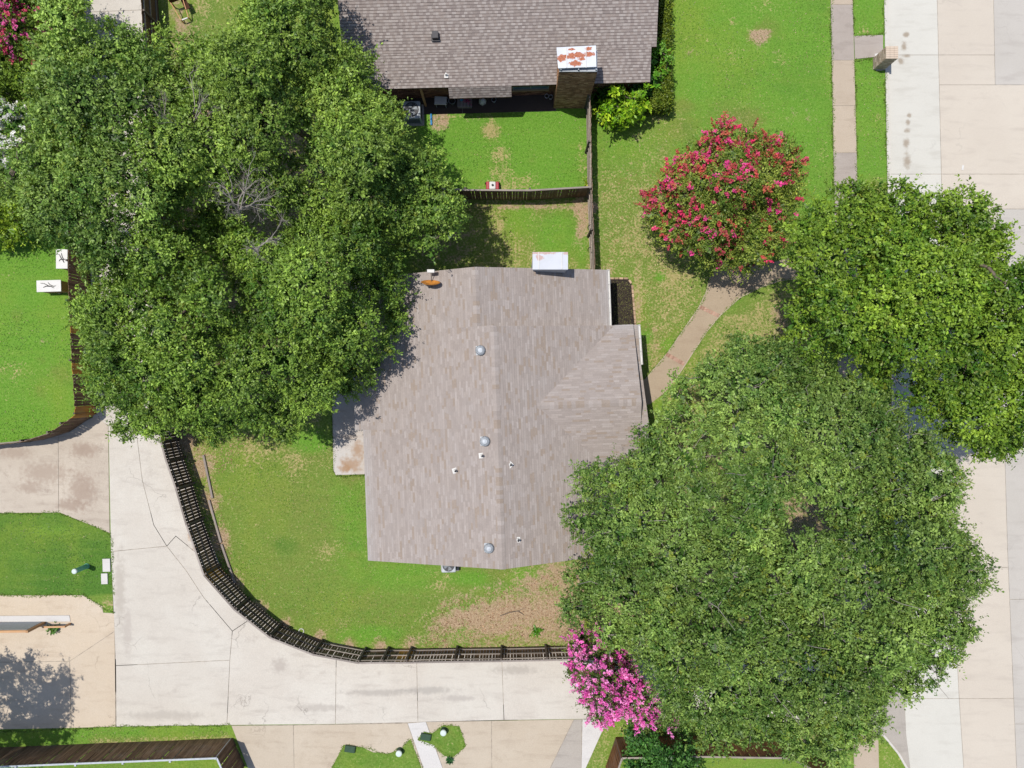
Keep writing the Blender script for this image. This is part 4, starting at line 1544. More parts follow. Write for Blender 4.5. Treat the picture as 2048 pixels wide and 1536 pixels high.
def tree(name, poly_px, trunk_px, z_edge, z_top, zpoly, lobe_r, label, cat, cols, seed, group=None, dens=66, K=12, ll=.125, lw=.062, trunk_r=.25, fork=2.4, flowers=None, twig=True, multi=1, bottom=-.25, sprl=(.14, .42), bark=None, mute=1.0, yellow=.02, holes=(), gaps=.0, shoots=.12, round_=.55):
    rng = np.random.default_rng(seed)
    P = [G(x, y, zpoly) for x, y in poly_px]
    lob = sample_lobes(P, rng, lobe_r, z_edge, z_top, round_, holes=[(*G(hx, hy, zpoly + 1), hr) for hx, hy, hr in holes])
    lob = lob[rng.random(len(lob)) > gaps]
    tx, ty = G(*trunk_px)
    root = empty(name, (tx, ty, 0), label, cat, group)
    # trunk and limbs
    mb = MB()
    fz = fork
    heads = []
    for k in range(multi):
        a = k / multi * 6.28 + rng.uniform(0, 1)
        off = .0 if multi == 1 else .22
        base = (tx + off * math.cos(a), ty + off * math.sin(a), -.1)
        top = (tx + off * 3 * math.cos(a) + rng.normal(0, .1), ty + off * 3 * math.sin(a) + rng.normal(0, .1), fz)
        rr = trunk_r / math.sqrt(multi)
        mb.tube([(base[0], base[1], -.1), (base[0], base[1], .08), (base[0] * .85 + top[0] * .15, base[1] * .85 + top[1] * .15, fz * .25), ((base[0] + top[0]) / 2, (base[1] + top[1]) / 2, fz * .6), top], [rr * 1.7, rr * 1.35, rr * 1.05, rr * .95, rr * .85], 10)
        heads.append(top)
    order = np.argsort(np.hypot(lob[:, 0] - tx, lob[:, 1] - ty))
    ends = [(np.array(h), rr) for h in heads]
    for i in order:
        c = lob[i, :3]
        # grow from the nearest existing node that lies closer to the trunk
        best, bd = None, 1e9
        dc = math.hypot(c[0] - tx, c[1] - ty)
        for e, r in ends:
            de = math.hypot(e[0] - tx, e[1] - ty)
            if de > dc + .1: continue
            dd = np.linalg.norm(c - e) + .35 * de * .3
            if dd < bd: best, bd = (e, r), dd
        e, r = best if best else ends[0]
        r1 = max(min(r * .70, .10), .022)
        limb(mb, e, c - np.array([0, 0, .4 * lob[i, 3]]), max(r * .85, .03) if r > .12 else max(r * .8, .025), r1 * .8, rng)
        ends.append((c.copy(), r1))
    tw = MB()
    # every lobe carries smaller tufts; sprays of leaves sit on the tufts' outer skin
    SUB, up = [], np.array([0, 0, 1.0])
    for i, (x, y, z, r) in enumerate(lob):
        k = int(np.clip(9 * r / .9, 5, 15))
        tone = (rng.uniform(.91, 1.09), rng.normal(0, .06))
        for q in range(k):
            h = 1 - (q + .5) / k * 1.25
            a = q * 2.39996 + i
            w = math.sqrt(max(0, 1 - h * h))
            d = np.array([w * math.cos(a), w * math.sin(a), h]) + rng.normal(0, .16, 3)
            rs = r * rng.uniform(.34, .54)
            SUB.append((*(np.array([x, y, z]) + d * (r - rs * .8) * np.array([1, 1, .85])), rs, i, tone[0] * rng.uniform(.88, 1.12), tone[1] + rng.normal(0, .10)))
    SUB = np.array(SUB)
    C, D, T, FN = [], [], [], []
    for q in range(len(SUB)):
        c, rs, li = SUB[q, :3], SUB[q, 3], int(SUB[q, 4])
        n = int(dens * rs * rs * 3.4)
        out = normalize(c - lob[li, :3] + up * .25 * lob[li, 3])
        d = normalize(rng.normal(0, 1, (n * 3, 3)))
        d = d[(d @ out > -.25) & (d[:, 2] > -.55)][:n]
        p = c + d * rs * rng.uniform(.72, 1.05, (len(d), 1)) * np.array([1, 1, .85])
        near = np.where((np.abs(SUB[:, :3] - c).sum(1) < 2.2 * (rs + .6)) & (np.arange(len(SUB)) != q))[0]
        inn = np.full(len(p), 9.0)
        for k in near:
            inn = np.minimum(inn, np.linalg.norm((p - SUB[k, :3]) / SUB[k, 3], axis=1))
        kk = inn > .78
        p, d = p[kk], d[kk]
        C.append(p); D.append(d)
        FN.append(normalize(d * .75 + out * .55 + up * .35))
        T.append(np.tile(SUB[q, 5:7], (len(p), 1)))
    if twig:
        for i, (x, y, z, r) in enumerate(lob):
            mine = np.where(SUB[:, 4] == i)[0]
            for q in mine:
                c0 = np.array([x, y, z - .25 * r]) + rng.normal(0, .15 * r, 3)
                e = SUB[q, :3] + (SUB[q, :3] - c0) * (rng.uniform(.9, 1.5) if twig == 'pale' and rng.random() < .10 else rng.uniform(.0, .42))
                m1 = c0 * .55 + e * .45 + rng.normal(0, .10 * r, 3)
                m2 = c0 * .22 + e * .78 + rng.normal(0, .07 * r, 3)
                tw.tube([tuple(c0), tuple(m1), tuple(m2), tuple(e)], [.026, .02, .015, .008], 4, False)
    trunk = mb.build('trunk', bark or M['bark'], root, smooth=True)
    if twig and tw.f: tw.build('twigs', M['deadwood'] if twig == 'pale' else (bark or M['bark']), root, smooth=True, kind='stuff')
    C = np.concatenate(C); D = np.concatenate(D); T = np.concatenate(T); FN = np.concatenate(FN)
    n = len(C)
    ax = normalize(D * np.array([1.0, 1.0, .45]) + rng.normal(0, .38, (n, 3))) * np.where(rng.random((n, 1)) < shoots, rng.uniform(.45, .85, (n, 1)), rng.uniform(*sprl, (n, 1)))
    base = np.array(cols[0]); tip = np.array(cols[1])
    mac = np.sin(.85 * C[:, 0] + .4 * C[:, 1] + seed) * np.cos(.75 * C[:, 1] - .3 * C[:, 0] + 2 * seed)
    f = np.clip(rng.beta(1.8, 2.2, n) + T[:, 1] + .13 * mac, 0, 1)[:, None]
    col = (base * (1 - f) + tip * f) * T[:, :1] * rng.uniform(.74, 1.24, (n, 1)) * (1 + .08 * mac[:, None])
    y = rng.random(n) < yellow
    col[y] = np.array(A(150, 168, 62)) * rng.uniform(.7, 1.1, (y.sum(), 1))
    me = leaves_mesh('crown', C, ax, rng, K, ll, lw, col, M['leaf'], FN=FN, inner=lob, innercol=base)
    o = bpy.data.objects.new('crown', me)
    link(o); o.parent = root; o.location = -root.location
    o['kind'] = 'stuff'
    if flowers:
        fcols, share, where = flowers
        w = where(C) * (D[:, 2] > -.05)
        pick = np.where(rng.random(n) < share * w)[0]
        FC, FA, FT = [], [], []
        for i in pick:
            FC.append(C[i] + ax[i] / np.linalg.norm(ax[i]) * .16); FA.append(normalize(ax[i] + np.array([0, 0, .12])) * rng.uniform(.16, .40))
            FT.append(np.array(fcols[rng.integers(len(fcols))]) * rng.uniform(.8, 1.15))
        fm = leaves_mesh('blossoms', np.array(FC), np.array(FA), rng, 32, .08, .07, np.array(FT), M['petal'], droop=0)
        fo = bpy.data.objects.new('blossoms', fm)
        link(fo); fo.parent = root; fo.location = -root.location
        fo['kind'] = 'stuff'
    return root


def dead_limb(parent, base_px, z0, spread_px, seed, n=5):
    rng = np.random.default_rng(seed)
    mb = MB()
    b = np.array(G3(*base_px, z0 + .6))

    def grow(p, d, L, r, depth):
        m = 4
        pts, q, dd = [tuple(p)], p.copy(), d.copy()
        for i in range(m):
            dd = normalize(dd + rng.normal(0, .16, 3))
            q = q + dd * L / m
            pts.append(tuple(q))
        mb.tube(pts, [r * (1 - .5 * i / m) for i in range(m + 1)], 5, False)
        if depth > 0:
            for k in range(3):
                i = rng.integers(1, m + 1)
                nd = normalize(dd + rng.normal(0, .55, 3) + np.array([0, 0, .05]))
                grow(np.array(pts[i]), nd, L * rng.uniform(.5, .75), r * .5, depth - 1)

    for (px, py, z1) in spread_px:
        e = np.array(G3(px, py, z1 + .8))
        d = e - b
        L = np.linalg.norm(d)
        grow(b.copy(), normalize(d), L * .62, .042, 4 if n > 5 else 3)
    return mb.build('dead_limb', M['deadwood'], parent, smooth=True)


G_DK, G_LT = A(76, 110, 38, 1.15), A(164, 192, 84, 1.15)
t_w = tree('tree', [(80, 200), (72, 120), (130, 85), (170, 60), (195, 28), (235, 32), (272, 62), (300, 115), (375, 180), (385, 260), (385, 330), (375, 400), (350, 440), (300, 500), (240, 530), (200, 565), (164, 548), (150, 500), (110, 474), (78, 440), (64, 398), (-60, 385), (-60, 345), (40, 345), (80, 305), (88, 240)],
           (110, 330), 5.2, 9.6, 7.3, 1.4, 'broad grey green tree in the top left corner, left of the bare grey branches', 'tree', (A(76, 112, 42, 1.15), A(160, 188, 90, 1.15)), 11, group='tall trees over the alley', gaps=.0)
t_ne = tree('tree', [(295, 40), (345, 60), (400, 62), (430, 85), (470, 85), (500, 30), (530, 0), (600, -60), (655, -60), (665, 50), (715, 90), (745, 150), (778, 200), (808, 260), (862, 305), (900, 360), (930, 430), (918, 490), (868, 505), (820, 475), (760, 445), (660, 435), (560, 435), (480, 440), (400, 430), (330, 435), (300, 390), (296, 320), (312, 250), (322, 180), (292, 120)],
            (640, 300), 4.2, 9.2, 6.4, 1.35, 'bright green tree overhanging the dark roof at the top, with bare branches on its left', 'tree', (G_DK, G_LT), 12, group='tall trees over the alley', holes=[(368, 225, 1.05), (478, 390, .8), (600, 300, .3)], gaps=.015, round_=.7)
t_s = tree('tree', [(178, 600), (160, 660), (172, 720), (180, 800), (212, 875), (262, 885), (320, 850), (395, 882), (440, 862), (510, 862), (562, 890), (600, 832), (680, 802), (740, 742), (800, 702), (814, 650), (792, 580), (806, 515), (800, 460), (700, 440), (600, 440), (530, 480), (470, 440), (400, 420), (330, 440), (270, 500), (200, 550)],
           (480, 660), 3.3, 8.6, 5.4, 1.3, 'deep green tree throwing its shadow on the brown roof, above the fence corner', 'tree', (A(70, 106, 34, 1.15), A(156, 186, 78, 1.15)), 13, group='tall trees over the alley', holes=[(515, 490, .55), (500, 600, .45), (330, 660, .35), (270, 590, .3)], gaps=.015, round_=.9)
dead_limb(t_ne, (375, 285), 7.4, [(300, 190, 8.6), (360, 150, 9.0), (420, 190, 8.8), (440, 260, 8.2), (305, 275, 8.0), (345, 215, 9.0), (280, 230, 8.6), (450, 220, 8.8), (400, 165, 9.0)], 31, n=6)
dead_limb(t_ne, (478, 425), 7.4, [(450, 350, 8.6), (490, 355, 8.8), (520, 385, 8.6), (460, 375, 8.8), (435, 380, 8.6), (510, 345, 8.6)], 32, n=6)
dead_limb(t_s, (515, 505), 7.4, [(490, 470, 8.4), (520, 465, 8.6), (500, 480, 8.6)], 33)

t_se = tree('oak_tree', [(1150, 930), (1190, 938), (1240, 930), (1265, 892), (1312, 872), (1332, 810), (1380, 740), (1430, 702), (1480, 662), (1540, 672), (1600, 702), (1660, 732), (1720, 742), (1780, 790), (1830, 830), (1868, 880), (1918, 940), (1910, 1010), (1935, 1060), (1970, 1140), (1978, 1180), (1935, 1210), (1938, 1270), (1900, 1310), (1865, 1350), (1820, 1380), (1790, 1400), (1800, 1450), (1760, 1490), (1700, 1468), (1640, 1508), (1560, 1498), (1500, 1478), (1420, 1500), (1370, 1470), (1335, 1430), (1305, 1360), (1245, 1300), (1180, 1280), (1118, 1250), (1122, 1200), (1170, 1150), (1180, 1110), (1142, 1060), (1137, 1010), (1147, 970)],
            (1530, 1080), 5.2, 9.4, 7.0, 1.3, 'very wide olive green oak filling the bottom right, above the pink flowering tree', 'tree', (A(70, 106, 40, 1.15), A(148, 174, 86, 1.15)), 14, twig='pale', dens=60, K=13, ll=.112, lw=.06, trunk_r=.42, yellow=.03, holes=[(1575, 1012, .75), (1490, 1095, .45), (1400, 1225, .35), (1415, 890, .35), (1300, 1045, .3), (1560, 1400, .35)], gaps=.015)
t_e = tree('street_tree', [(1600, 420), (1640, 402), (1690, 402), (1715, 367), (1750, 390), (1790, 412), (1822, 400), (1870, 392), (1900, 387), (1940, 412), (1960, 442), (1990, 470), (2000, 512), (2060, 530), (2110, 600), (2120, 750), (2095, 880), (2030, 905), (1970, 912), (1930, 900), (1870, 850), (1800, 790), (1740, 737), (1680, 720), (1622, 710), (1572, 670), (1567, 620), (1592, 570), (1582, 520), (1562, 470)],
           (1745, 590), 5.0, 9.6, 7.0, 1.4, 'lush yellow green tree beside the street, right of the red flowering tree', 'tree', (A(68, 108, 28, 1.15), A(150, 178, 60, 1.15)), 15, ll=.135, lw=.072, dens=66, holes=[(1722, 535, .35), (1832, 530, .4), (1690, 690, .3), (1840, 745, .35)], gaps=0)

PINK = [A(236, 96, 170, 1.3), A(222, 70, 150, 1.3), A(244, 130, 190, 1.3)]
REDP = [A(178, 74, 88, 1.2), A(190, 92, 92, 1.2), A(222, 62, 112, 1.2), A(232, 92, 136, 1.2), A(206, 84, 84, 1.2), A(196, 104, 84, 1.2), A(236, 84, 160, 1.2)]
c_red = G(1440, 330, 4)
tree('flowering_tree', [(1307, 390), (1318, 352), (1355, 325), (1390, 272), (1441, 267), (1479, 257), (1517, 265), (1565, 286), (1593, 323), (1611, 334), (1601, 381), (1584, 439), (1574, 487), (1536, 504), (1517, 540), (1450, 533), (1402, 516), (1364, 496), (1328, 477), (1304, 429)],
     (1452, 425), 2.0, 5.0, 3.8, .85, 'round flowering tree with red blossoms on the lawn right of the side fence', 'tree', (A(82, 112, 34, 1.15), A(158, 170, 72, 1.15)), 16, multi=4, fork=1.4, trunk_r=.16, dens=95, K=10, ll=.10, lw=.055,
     flowers=(REDP, .52, lambda C: np.clip(.50 + ((c_red[1] - C[:, 1]) * -.20 + (c_red[0] - C[:, 0]) * .15) + .45 * np.sin(2.3 * C[:, 0] + 1) * np.sin(2.6 * C[:, 1]), .20, 1.3)), sprl=(.22, .45))
tree('flowering_tree', [(1148, 1288), (1188, 1286), (1240, 1300), (1270, 1348), (1290, 1388), (1320, 1428), (1355, 1448), (1345, 1480), (1300, 1474), (1270, 1460), (1210, 1456), (1178, 1436), (1168, 1408), (1140, 1358)],
     (1255, 1345), 2.0, 4.6, 4.4, .7, 'flowering tree smothered in magenta pink blossoms at the end of the curved fence', 'tree', (A(62, 84, 34, 1.15), A(120, 136, 60, 1.15)), 17, multi=3, fork=1.3, trunk_r=.14, dens=100, K=9, ll=.09, lw=.05,
     flowers=([A(240, 122, 206, 1.2), A(230, 98, 190, 1.2), A(248, 156, 222, 1.2)], .42, lambda C: np.ones(len(C))), sprl=(.2, .4))
tree('flowering_tree', [(-80, -80), (100, -80), (118, 40), (108, 110), (60, 165), (0, 190), (-80, 190)], (40, 70), 2.4, 5.4, 4.4, .9, 'flowering tree with pink blossoms cut off by the top left corner', 'tree', (A(70, 104, 30, 1.15), A(136, 162, 50, 1.15)), 18, multi=3, fork=1.4, trunk_r=.14, dens=85, K=9,
     flowers=([A(238, 110, 180, 1.3), A(230, 90, 130, 1.3)], .75, lambda C: np.exp(-(((C[:, 0] - G(20, 45, 5)[0]) / .9) ** 2 + ((C[:, 1] - G(20, 45, 5)[1]) / 1.1) ** 2))), sprl=(.22, .45))
tree('flowering_tree', [(-90, 190), (25, 205), (48, 240), (45, 290), (15, 320), (-90, 330)], (-15, 262), 3.0, 5.2, 4.6, .6, 'white blossoming tree on the left edge of the picture', 'tree', (A(70, 116, 40, 1.15), A(140, 180, 80, 1.15)), 19, multi=3, fork=1.0, trunk_r=.1, dens=80, K=8,
     flowers=([A(240, 240, 244, 1.2), A(228, 230, 236, 1.2)], .5, lambda C: np.ones(len(C))), sprl=(.2, .4))
tree('bush', [(-90, 395), (40, 400), (66, 440), (50, 480), (-20, 486), (-90, 480)], (0, 440), .7, 1.9, 1.4, .55, 'yellow green bush on the left edge above the bright lawn', 'bush', (A(104, 140, 30, 1.15), A(176, 200, 62, 1.15)), 20, multi=3, fork=.5, trunk_r=.08, dens=85, K=9, sprl=(.2, .4))
tree('bush', [(1268, 1492), (1300, 1482), (1350, 1484), (1390, 1500), (1402, 1570), (1262, 1580)], (1330, 1530), 1.2, 3.2, 2.6, .65, 'glossy dark green bush behind the reddish fence at the bottom', 'bush', (A(48, 96, 34, 1.15), A(110, 160, 74, 1.15)), 22, multi=3, fork=.7, trunk_r=.1, dens=85, K=9, ll=.16, lw=.08, sprl=(.2, .45))
tree('bush', [(1215, 200), (1240, 190), (1285, 192), (1298, 205), (1275, 228), (1252, 248), (1228, 246), (1240, 225), (1205, 232), (1200, 218)], (1245, 205), .5, 1.7, 1.3, .42, 'yellow green leafy bush below the dark roof, right of the brick chimney', 'bush', (A(100, 150, 16, 1.1), A(180, 205, 50, 1.1)), 23, multi=3, fork=.5, trunk_r=.06, dens=80, K=8, ll=.2, lw=.09, sprl=(.2, .4))
tree('bush', [(1303, 100), (1328, 95), (1330, 150), (1310, 190), (1302, 160)], (1312, 145), .5, 1.3, 1.0, .32, 'small light green shrub between the hedge and the dark roof', 'bush', (A(84, 140, 30, 1.1), A(150, 190, 70, 1.1)), 24, fork=.4, trunk_r=.05, dens=90, K=8, sprl=(.15, .3))
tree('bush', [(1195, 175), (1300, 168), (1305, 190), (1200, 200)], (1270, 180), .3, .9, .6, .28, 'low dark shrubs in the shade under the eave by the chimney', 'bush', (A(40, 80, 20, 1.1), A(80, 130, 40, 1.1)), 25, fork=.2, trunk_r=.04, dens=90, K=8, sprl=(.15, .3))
# tree that stands left of the picture and shades the driveway
tree('shade_tree', [(-360, 1390), (-240, 1380), (-160, 1420), (-132, 1510), (-148, 1600), (-250, 1640), (-370, 1580), (-400, 1480)], (-120, 1440), 5.6, 9.0, 6.4, 1.3, 'tree just outside the left edge that shades the lower driveway', 'tree', (G_DK, G_LT), 26, dens=34)


def hedge(poly_px, h, label, seed, cols):
    rng = np.random.default_rng(seed)
    P = gp(poly_px, h)
    root = empty('hedge', (P[0][0], P[0][1], 0), label, 'hedge')
    xs = [p[0] for p in P]; ys = [p[1] for p in P]
    N = 9000
    X = rng.uniform(min(xs), max(xs), N); Y = rng.uniform(min(ys), max(ys), N)
    k = inside(P, X, Y)
    X, Y = X[k], Y[k]
    D = edge_dist(P, X, Y)
    zt = h - np.clip(.16 - D, 0, .2) * 1.2 + .05 * np.sin(5 * X) * np.cos(4 * Y)
    Z = np.where(D < .14, rng.uniform(.1, 1, len(X)) * zt, zt - np.abs(rng.normal(0, .12, len(X))))
    C = np.stack([X, Y, Z], 1)
    ax = normalize(rng.normal(0, .6, C.shape) + np.array([0, 0, .5])) * .12
    f = rng.random(len(C))[:, None]
    col = np.array(cols[0]) * (1 - f) + np.array(cols[1]) * f
    me = leaves_mesh('foliage', C, ax, rng, 4, .11, .055, col, M['leaf'], 0)
    o = bpy.data.objects.new('foliage', me)
    link(o); o.parent = root; o.location = -root.location; o['kind'] = 'stuff'
    mb = MB()
    mb.prism(inset(P, .16), .12, h - .22)
    mb.build('branches', M['bark'], root)
    return root


hedge([(1318, -120), (1343, -120), (1346, 160), (1348, 214), (1302, 216), (1304, 178), (1316, 160)], 1.25, 'clipped dark green hedge along the right side of the dark roof', 41, (A(58, 84, 14, 1.1), A(124, 140, 40, 1.1)))

# ================================================================== GROUND COVER
chips('leaf_litter', [(845, 1300), (880, 1200), (960, 1190), (1130, 1140), (1260, 1110), (1300, 1300)], 4200, [A(186, 148, 116), A(162, 122, 94), A(214, 184, 150), A(130, 96, 74), A(200, 164, 126)], (.04, .10), .004, M['litter'], 51, lift=.03)
chips('leaf_litter', [(1195, 340), (1330, 340), (1430, 540), (1400, 610), (1290, 760), (1280, 560), (1195, 540)], 1600, [A(196, 168, 118), A(222, 204, 160), A(150, 116, 80)], (.04, .09), .006, M['litter'], 52)
chips('leaf_litter', [(350, 850), (520, 870), (430, 960), (480, 1180), (440, 1130), (390, 990)], 1500, [A(186, 150, 116), A(160, 120, 90), A(210, 180, 146)], (.04, .09), .006, M['litter'], 53)
chips('leaf_litter', [(200, 560), (320, 560), (350, 860), (190, 838)], 700, [A(150, 112, 80), A(180, 140, 100)], (.04, .09), .022, M['litter'], 54)


def grass_blades():
    """short blades standing all over the lawns"""
    rng = np.random.default_rng(61)
    regs = [([(-20, 480), (135, 500), (185, 825), (60, 885), (-20, 893)], 130, .0), ([(-20, 1030), (118, 1027), (220, 1068), (225, 1186), (-20, 1190)], 130, 1.0), ([(840, 232), (1175, 222), (1178, 385), (840, 390)], 130, .05),
            ([(830, 410), (1172, 405), (1185, 535), (830, 550)], 90, .5), ([(1195, -20), (1660, -20), (1666, 400), (1560, 560), (1420, 540), (1195, 540)], 110, .28), ([(1290, 580), (1410, 560), (1395, 610), (1292, 750)], 90, .6), ([(1340, 800), (1420, 665), (1570, 565), (1600, 700), (1400, 830)], 90, .6),
            ([(400, 880), (735, 860), (738, 1125), (1130, 1125), (890, 1170), (850, 1285), (720, 1285), (500, 1195), (430, 1050)], 120, .35), ([(1712, -20), (1764, -20), (1770, 66), (1713, 68)], 140, .5), ([(1718, 122), (1768, 118), (1774, 400), (1722, 400)], 140, .5),
            ([(-20, 1462), (455, 1455), (462, 1474), (-20, 1496)], 130, .5), ([(370, -20), (650, -20), (650, 90), (380, 90)], 100, .5)]
    VV, CC = [], []
    for poly, dn, olive in regs:
        P = gp(poly)
        xs = [p[0] for p in P]; ys = [p[1] for p in P]
        ar = (max(xs) - min(xs)) * (max(ys) - min(ys))
        n = int(ar * dn * .6)
        X = rng.uniform(min(xs), max(xs), n); Y = rng.uniform(min(ys), max(ys), n)
        k = inside(P, X, Y)
        X, Y = X[k], Y[k]
        n = len(X)
        an = rng.uniform(0, 6.283, n)
        h = rng.uniform(.02, .045, n); lean = rng.uniform(.02, .09, n); w = rng.uniform(.012, .026, n)
        V = np.empty((n, 3, 3))
        dx, dy = np.cos(an), np.sin(an)
        V[:, 0] = np.stack([X - dy * w, Y + dx * w, np.full(n, .002)], 1)
        V[:, 1] = np.stack([X + dy * w, Y - dx * w, np.full(n, .002)], 1)
        V[:, 2] = np.stack([X + dx * lean, Y + dy * lean, h], 1)
        a, b = np.array(A(114, 164, 52)), np.array(A(142, 164, 80))
        if olive == 1.0: a, b = np.array(A(84, 130, 48)), np.array(A(112, 150, 66))
        f = np.clip(rng.normal(olive, .25, n), 0, 1)[:, None]
        c = (a * (1 - f) + b * f) * rng.uniform(.8, 1.25, (n, 1))
        dr = rng.random(n) < .05 + .2 * min(olive, .6) * (olive != 1.0)
        c[dr] = np.array(A(206, 190, 136)) * rng.uniform(.75, 1.1, (dr.sum(), 1))
        VV.append(V.reshape(-1, 3)); CC.append(c)
    edges = [([(1661, -20), (1668.5, 400)], .035), ([(1705, -20), (1706.5, 70)], .035), ([(1709, 120), (1714, 400)], .035), ([(1768, -20), (1768, 68)], .03), ([(1770, 145), (1775, 390)], .03), ([(1708, 71), (1766, 69)], .035), ([(1709, 120), (1746, 117)], .035),
             ([(0, 1028), (120, 1025), (221, 1066)], .022), ([(222, 1066), (228, 1190)], .02), ([(0, 1192), (165, 1190), (206, 1214), (229, 1226)], .022), ([(0, 1464), (232, 1453), (462, 1450)], .022), ([(1280, 768), (1335, 706), (1398, 614), (1412, 585), (1420, 555)], .016), ([(1600, 556), (1560, 560), (1520, 574), (1480, 594), (1440, 630), (1415, 660), (1385, 705)], .016), ([(672, 951), (728, 950)], .05), ([(666, 830), (668, 946)], .05), ([(664, 1536), (688, 1489), (725, 1494), (776, 1507), (803, 1497), (821, 1477), (845, 1536)], .035), ([(835, 1478), (848, 1463), (865, 1466), (887, 1450), (919, 1452), (932, 1492), (906, 1514), (888, 1511), (868, 1490), (835, 1478)], .035)]
    for line, z in edges:
        P = [np.array(G(*p)) for p in line]
        for p, q in zip(P[:-1], P[1:]):
            L = np.linalg.norm(q - p)
            n = int(L * 75)
            t_ = rng.random(n)
            wob = .035 * np.sin(t_ * L * 2.3 + p[0] * 3) + .03 * np.sin(t_ * L * 7.1 + p[1] * 5)
            nr = np.array([-(q - p)[1], (q - p)[0]]) / L
            B = p + (q - p) * t_[:, None] + nr * (wob + rng.normal(0, .025, n))[:, None]
            an = rng.uniform(0, 6.283, n)
            h = rng.uniform(.02, .06, n) + z; lean = rng.uniform(.03, .1, n); w = rng.uniform(.014, .03, n)
            V = np.empty((n, 3, 3))
            dx, dy = np.cos(an), np.sin(an)
            V[:, 0] = np.stack([B[:, 0] - dy * w, B[:, 1] + dx * w, np.full(n, .004)], 1)
            V[:, 1] = np.stack([B[:, 0] + dy * w, B[:, 1] - dx * w, np.full(n, .004)], 1)
            V[:, 2] = np.stack([B[:, 0] + dx * lean, B[:, 1] + dy * lean, h], 1)
            f = rng.random(n)[:, None]
            VV.append(V.reshape(-1, 3)); CC.append((np.array(A(96, 146, 40)) * (1 - f) + np.array(A(150, 168, 82)) * f))
    V = np.concatenate(VV); C = np.concatenate(CC)
    me = np_mesh('grass', V, np.arange(len(V)).reshape(-1, 3), M['leaf'], C.clip(0, 1))
    o = bpy.data.objects.new('grass', me)
    link(o); tag(o, kind='stuff')


grass_blades()

# raised grass islands in the bottom driveway
for poly in ([(688, 1489), (725, 1494), (746, 1504), (776, 1507), (803, 1497), (821, 1477), (852, 1560), (650, 1560)], [(835, 1478), (848, 1463), (865, 1466), (887, 1450), (919, 1452), (932, 1492), (906, 1514), (888, 1511), (868, 1490)]):
    mb = MB()
    mb.prism(gp(poly), -.02, .035)
    o = mb.build('grass_island', M['lawn'])
    for k, v in (('lush', .45), ('dry', .22), ('dark', .45), ('bare', .0)):
        at = o.data.attributes.new(k, 'FLOAT', 'POINT'); at.data.foreach_set('value', [v] * len(o.data.vertices))
    tag(o, kind='structure')

# ================================================================== SMALL OBJECTS
def ac_unit(px, py, w, h, rz, label):
    x, y = G(px, py, h)
    root = empty('air_conditioner', (x, y, 0), label, 'air conditioner')
    mb = MB(); mb.box((x, y, .04), (w + .2, w + .2, .08), rz); mb.build('pad', M['slab_grey'], root)
    mb = MB()
    R = Matrix.Rotation(rz, 3, 'Z')
    mb.box((x, y, .08 + (h - .08) / 2), (w, w, h - .08), rz)
    mb.build('casing', M['galv'], root, bevel=.05)
    mb = MB()
    mb.lathe((x, y, h), [(w * .42, 0), (w * .42, .012), (w * .36, .014), (w * .36, .004), (.01, .004)], 32)
    mb.build('fan_ring', M['dark_grey'], root)
    mb = MB()
    for k in range(5):
        r = w * (.08 + .07 * k)
        pts = [(x + r * math.cos(a), y + r * math.sin(a), h + .03) for a in [q / 24 * 6.2832 for q in range(25)]]
        mb.tube(pts, .006, 4, False)
    for k in range(8):
        a = k / 8 * 6.283
        mb.bar((x, y, h + .034), (x + w * .4 * math.cos(a), y + w * .4 * math.sin(a), h + .03), .01, .01)
    mb.build('fan_guard', M['grey_metal'], root)
    mb = MB()
    for k in range(4):
        a = k / 4 * 6.283 + .4
        d = Vector((math.cos(a), math.sin(a), 0)); s = Vector((-d.y, d.x, 0))
        c = Vector((x, y, h + .015))
        mb.face([c + d * .06 - s * .03, c + d * w * .33 - s * .12, c + d * w * .33 + s * .08, c + d * .06 + s * .03])
    mb.build('fan_blade', M['grey_metal'], root)
    mb = MB()
    for s in range(4):
        a = rz + s * math.pi / 2
        for k in range(9):
            d = Vector((math.cos(a), math.sin(a), 0)); t_ = Vector((-d.y, d.x, 0))
            c = Vector((x, y, .2 + k * (h - .3) / 9)) + d * (w / 2 + .004)
            mb.bar(c - t_ * w * .42, c + t_ * w * .42, .01, .02)
    mb.build('louvre', M['dark_grey'], root, kind='stuff')


ac_unit(823, 219, .9, .85, .03, 'pale square air conditioner under the tree beside the neighbouring patio')
ac_unit(897, 1131, .74, .75, TH, 'grey air conditioner tucked against the bottom wall of the brown roofed house')
mb = MB()
p = G3(921, 1139, .3)
# satellite dish on the roof
dz = zw(-4.3) + .1
dp = G3(862, 566, 4.3)
du = dp.x * math.cos(TH) + dp.y * math.sin(TH)
dp.z = zw(du) + .05
root = empty('satellite_dish', tuple(dp), 'rusty orange satellite dish on the upper left edge of the brown roof', 'satellite dish')
nv = Vector((.05, .93, .36)).normalized()
Rm = nv.to_track_quat('Z', 'Y').to_matrix()
c = dp + Vector((0, .0, .42))
mb = MB()
prof = [(.02, -.10), (.15, -.095), (.28, -.07), (.38, -.03), (.44, .01), (.445, .02), (.43, .02), (.36, -.02), (.26, -.055), (.14, -.08), (.02, -.085)]
mb.lathe(c, prof, 32, Rm)
mb.build('dish', m_plain('rusty_orange', A(226, 150, 64), .7, 0, .25, 5), root, smooth=True)
mb = MB()
mb.tube([dp + Vector((0, -.02, -.1)), dp + Vector((0, -.10, .2)), c - nv * .12], [.03, .03, .03], 8)
mb.build('mast', M['dark_grey'], root)
mb = MB()
mb.tube([c - Vector((0, 0, .42)) + nv * .02, c + nv * .30 - Vector((0, 0, .30)), c + nv * .52 - Vector((0, 0, .08))], [.016, .016, .016], 6)
mb.build('feed_arm', M['dark_grey'], root)
mb = MB()
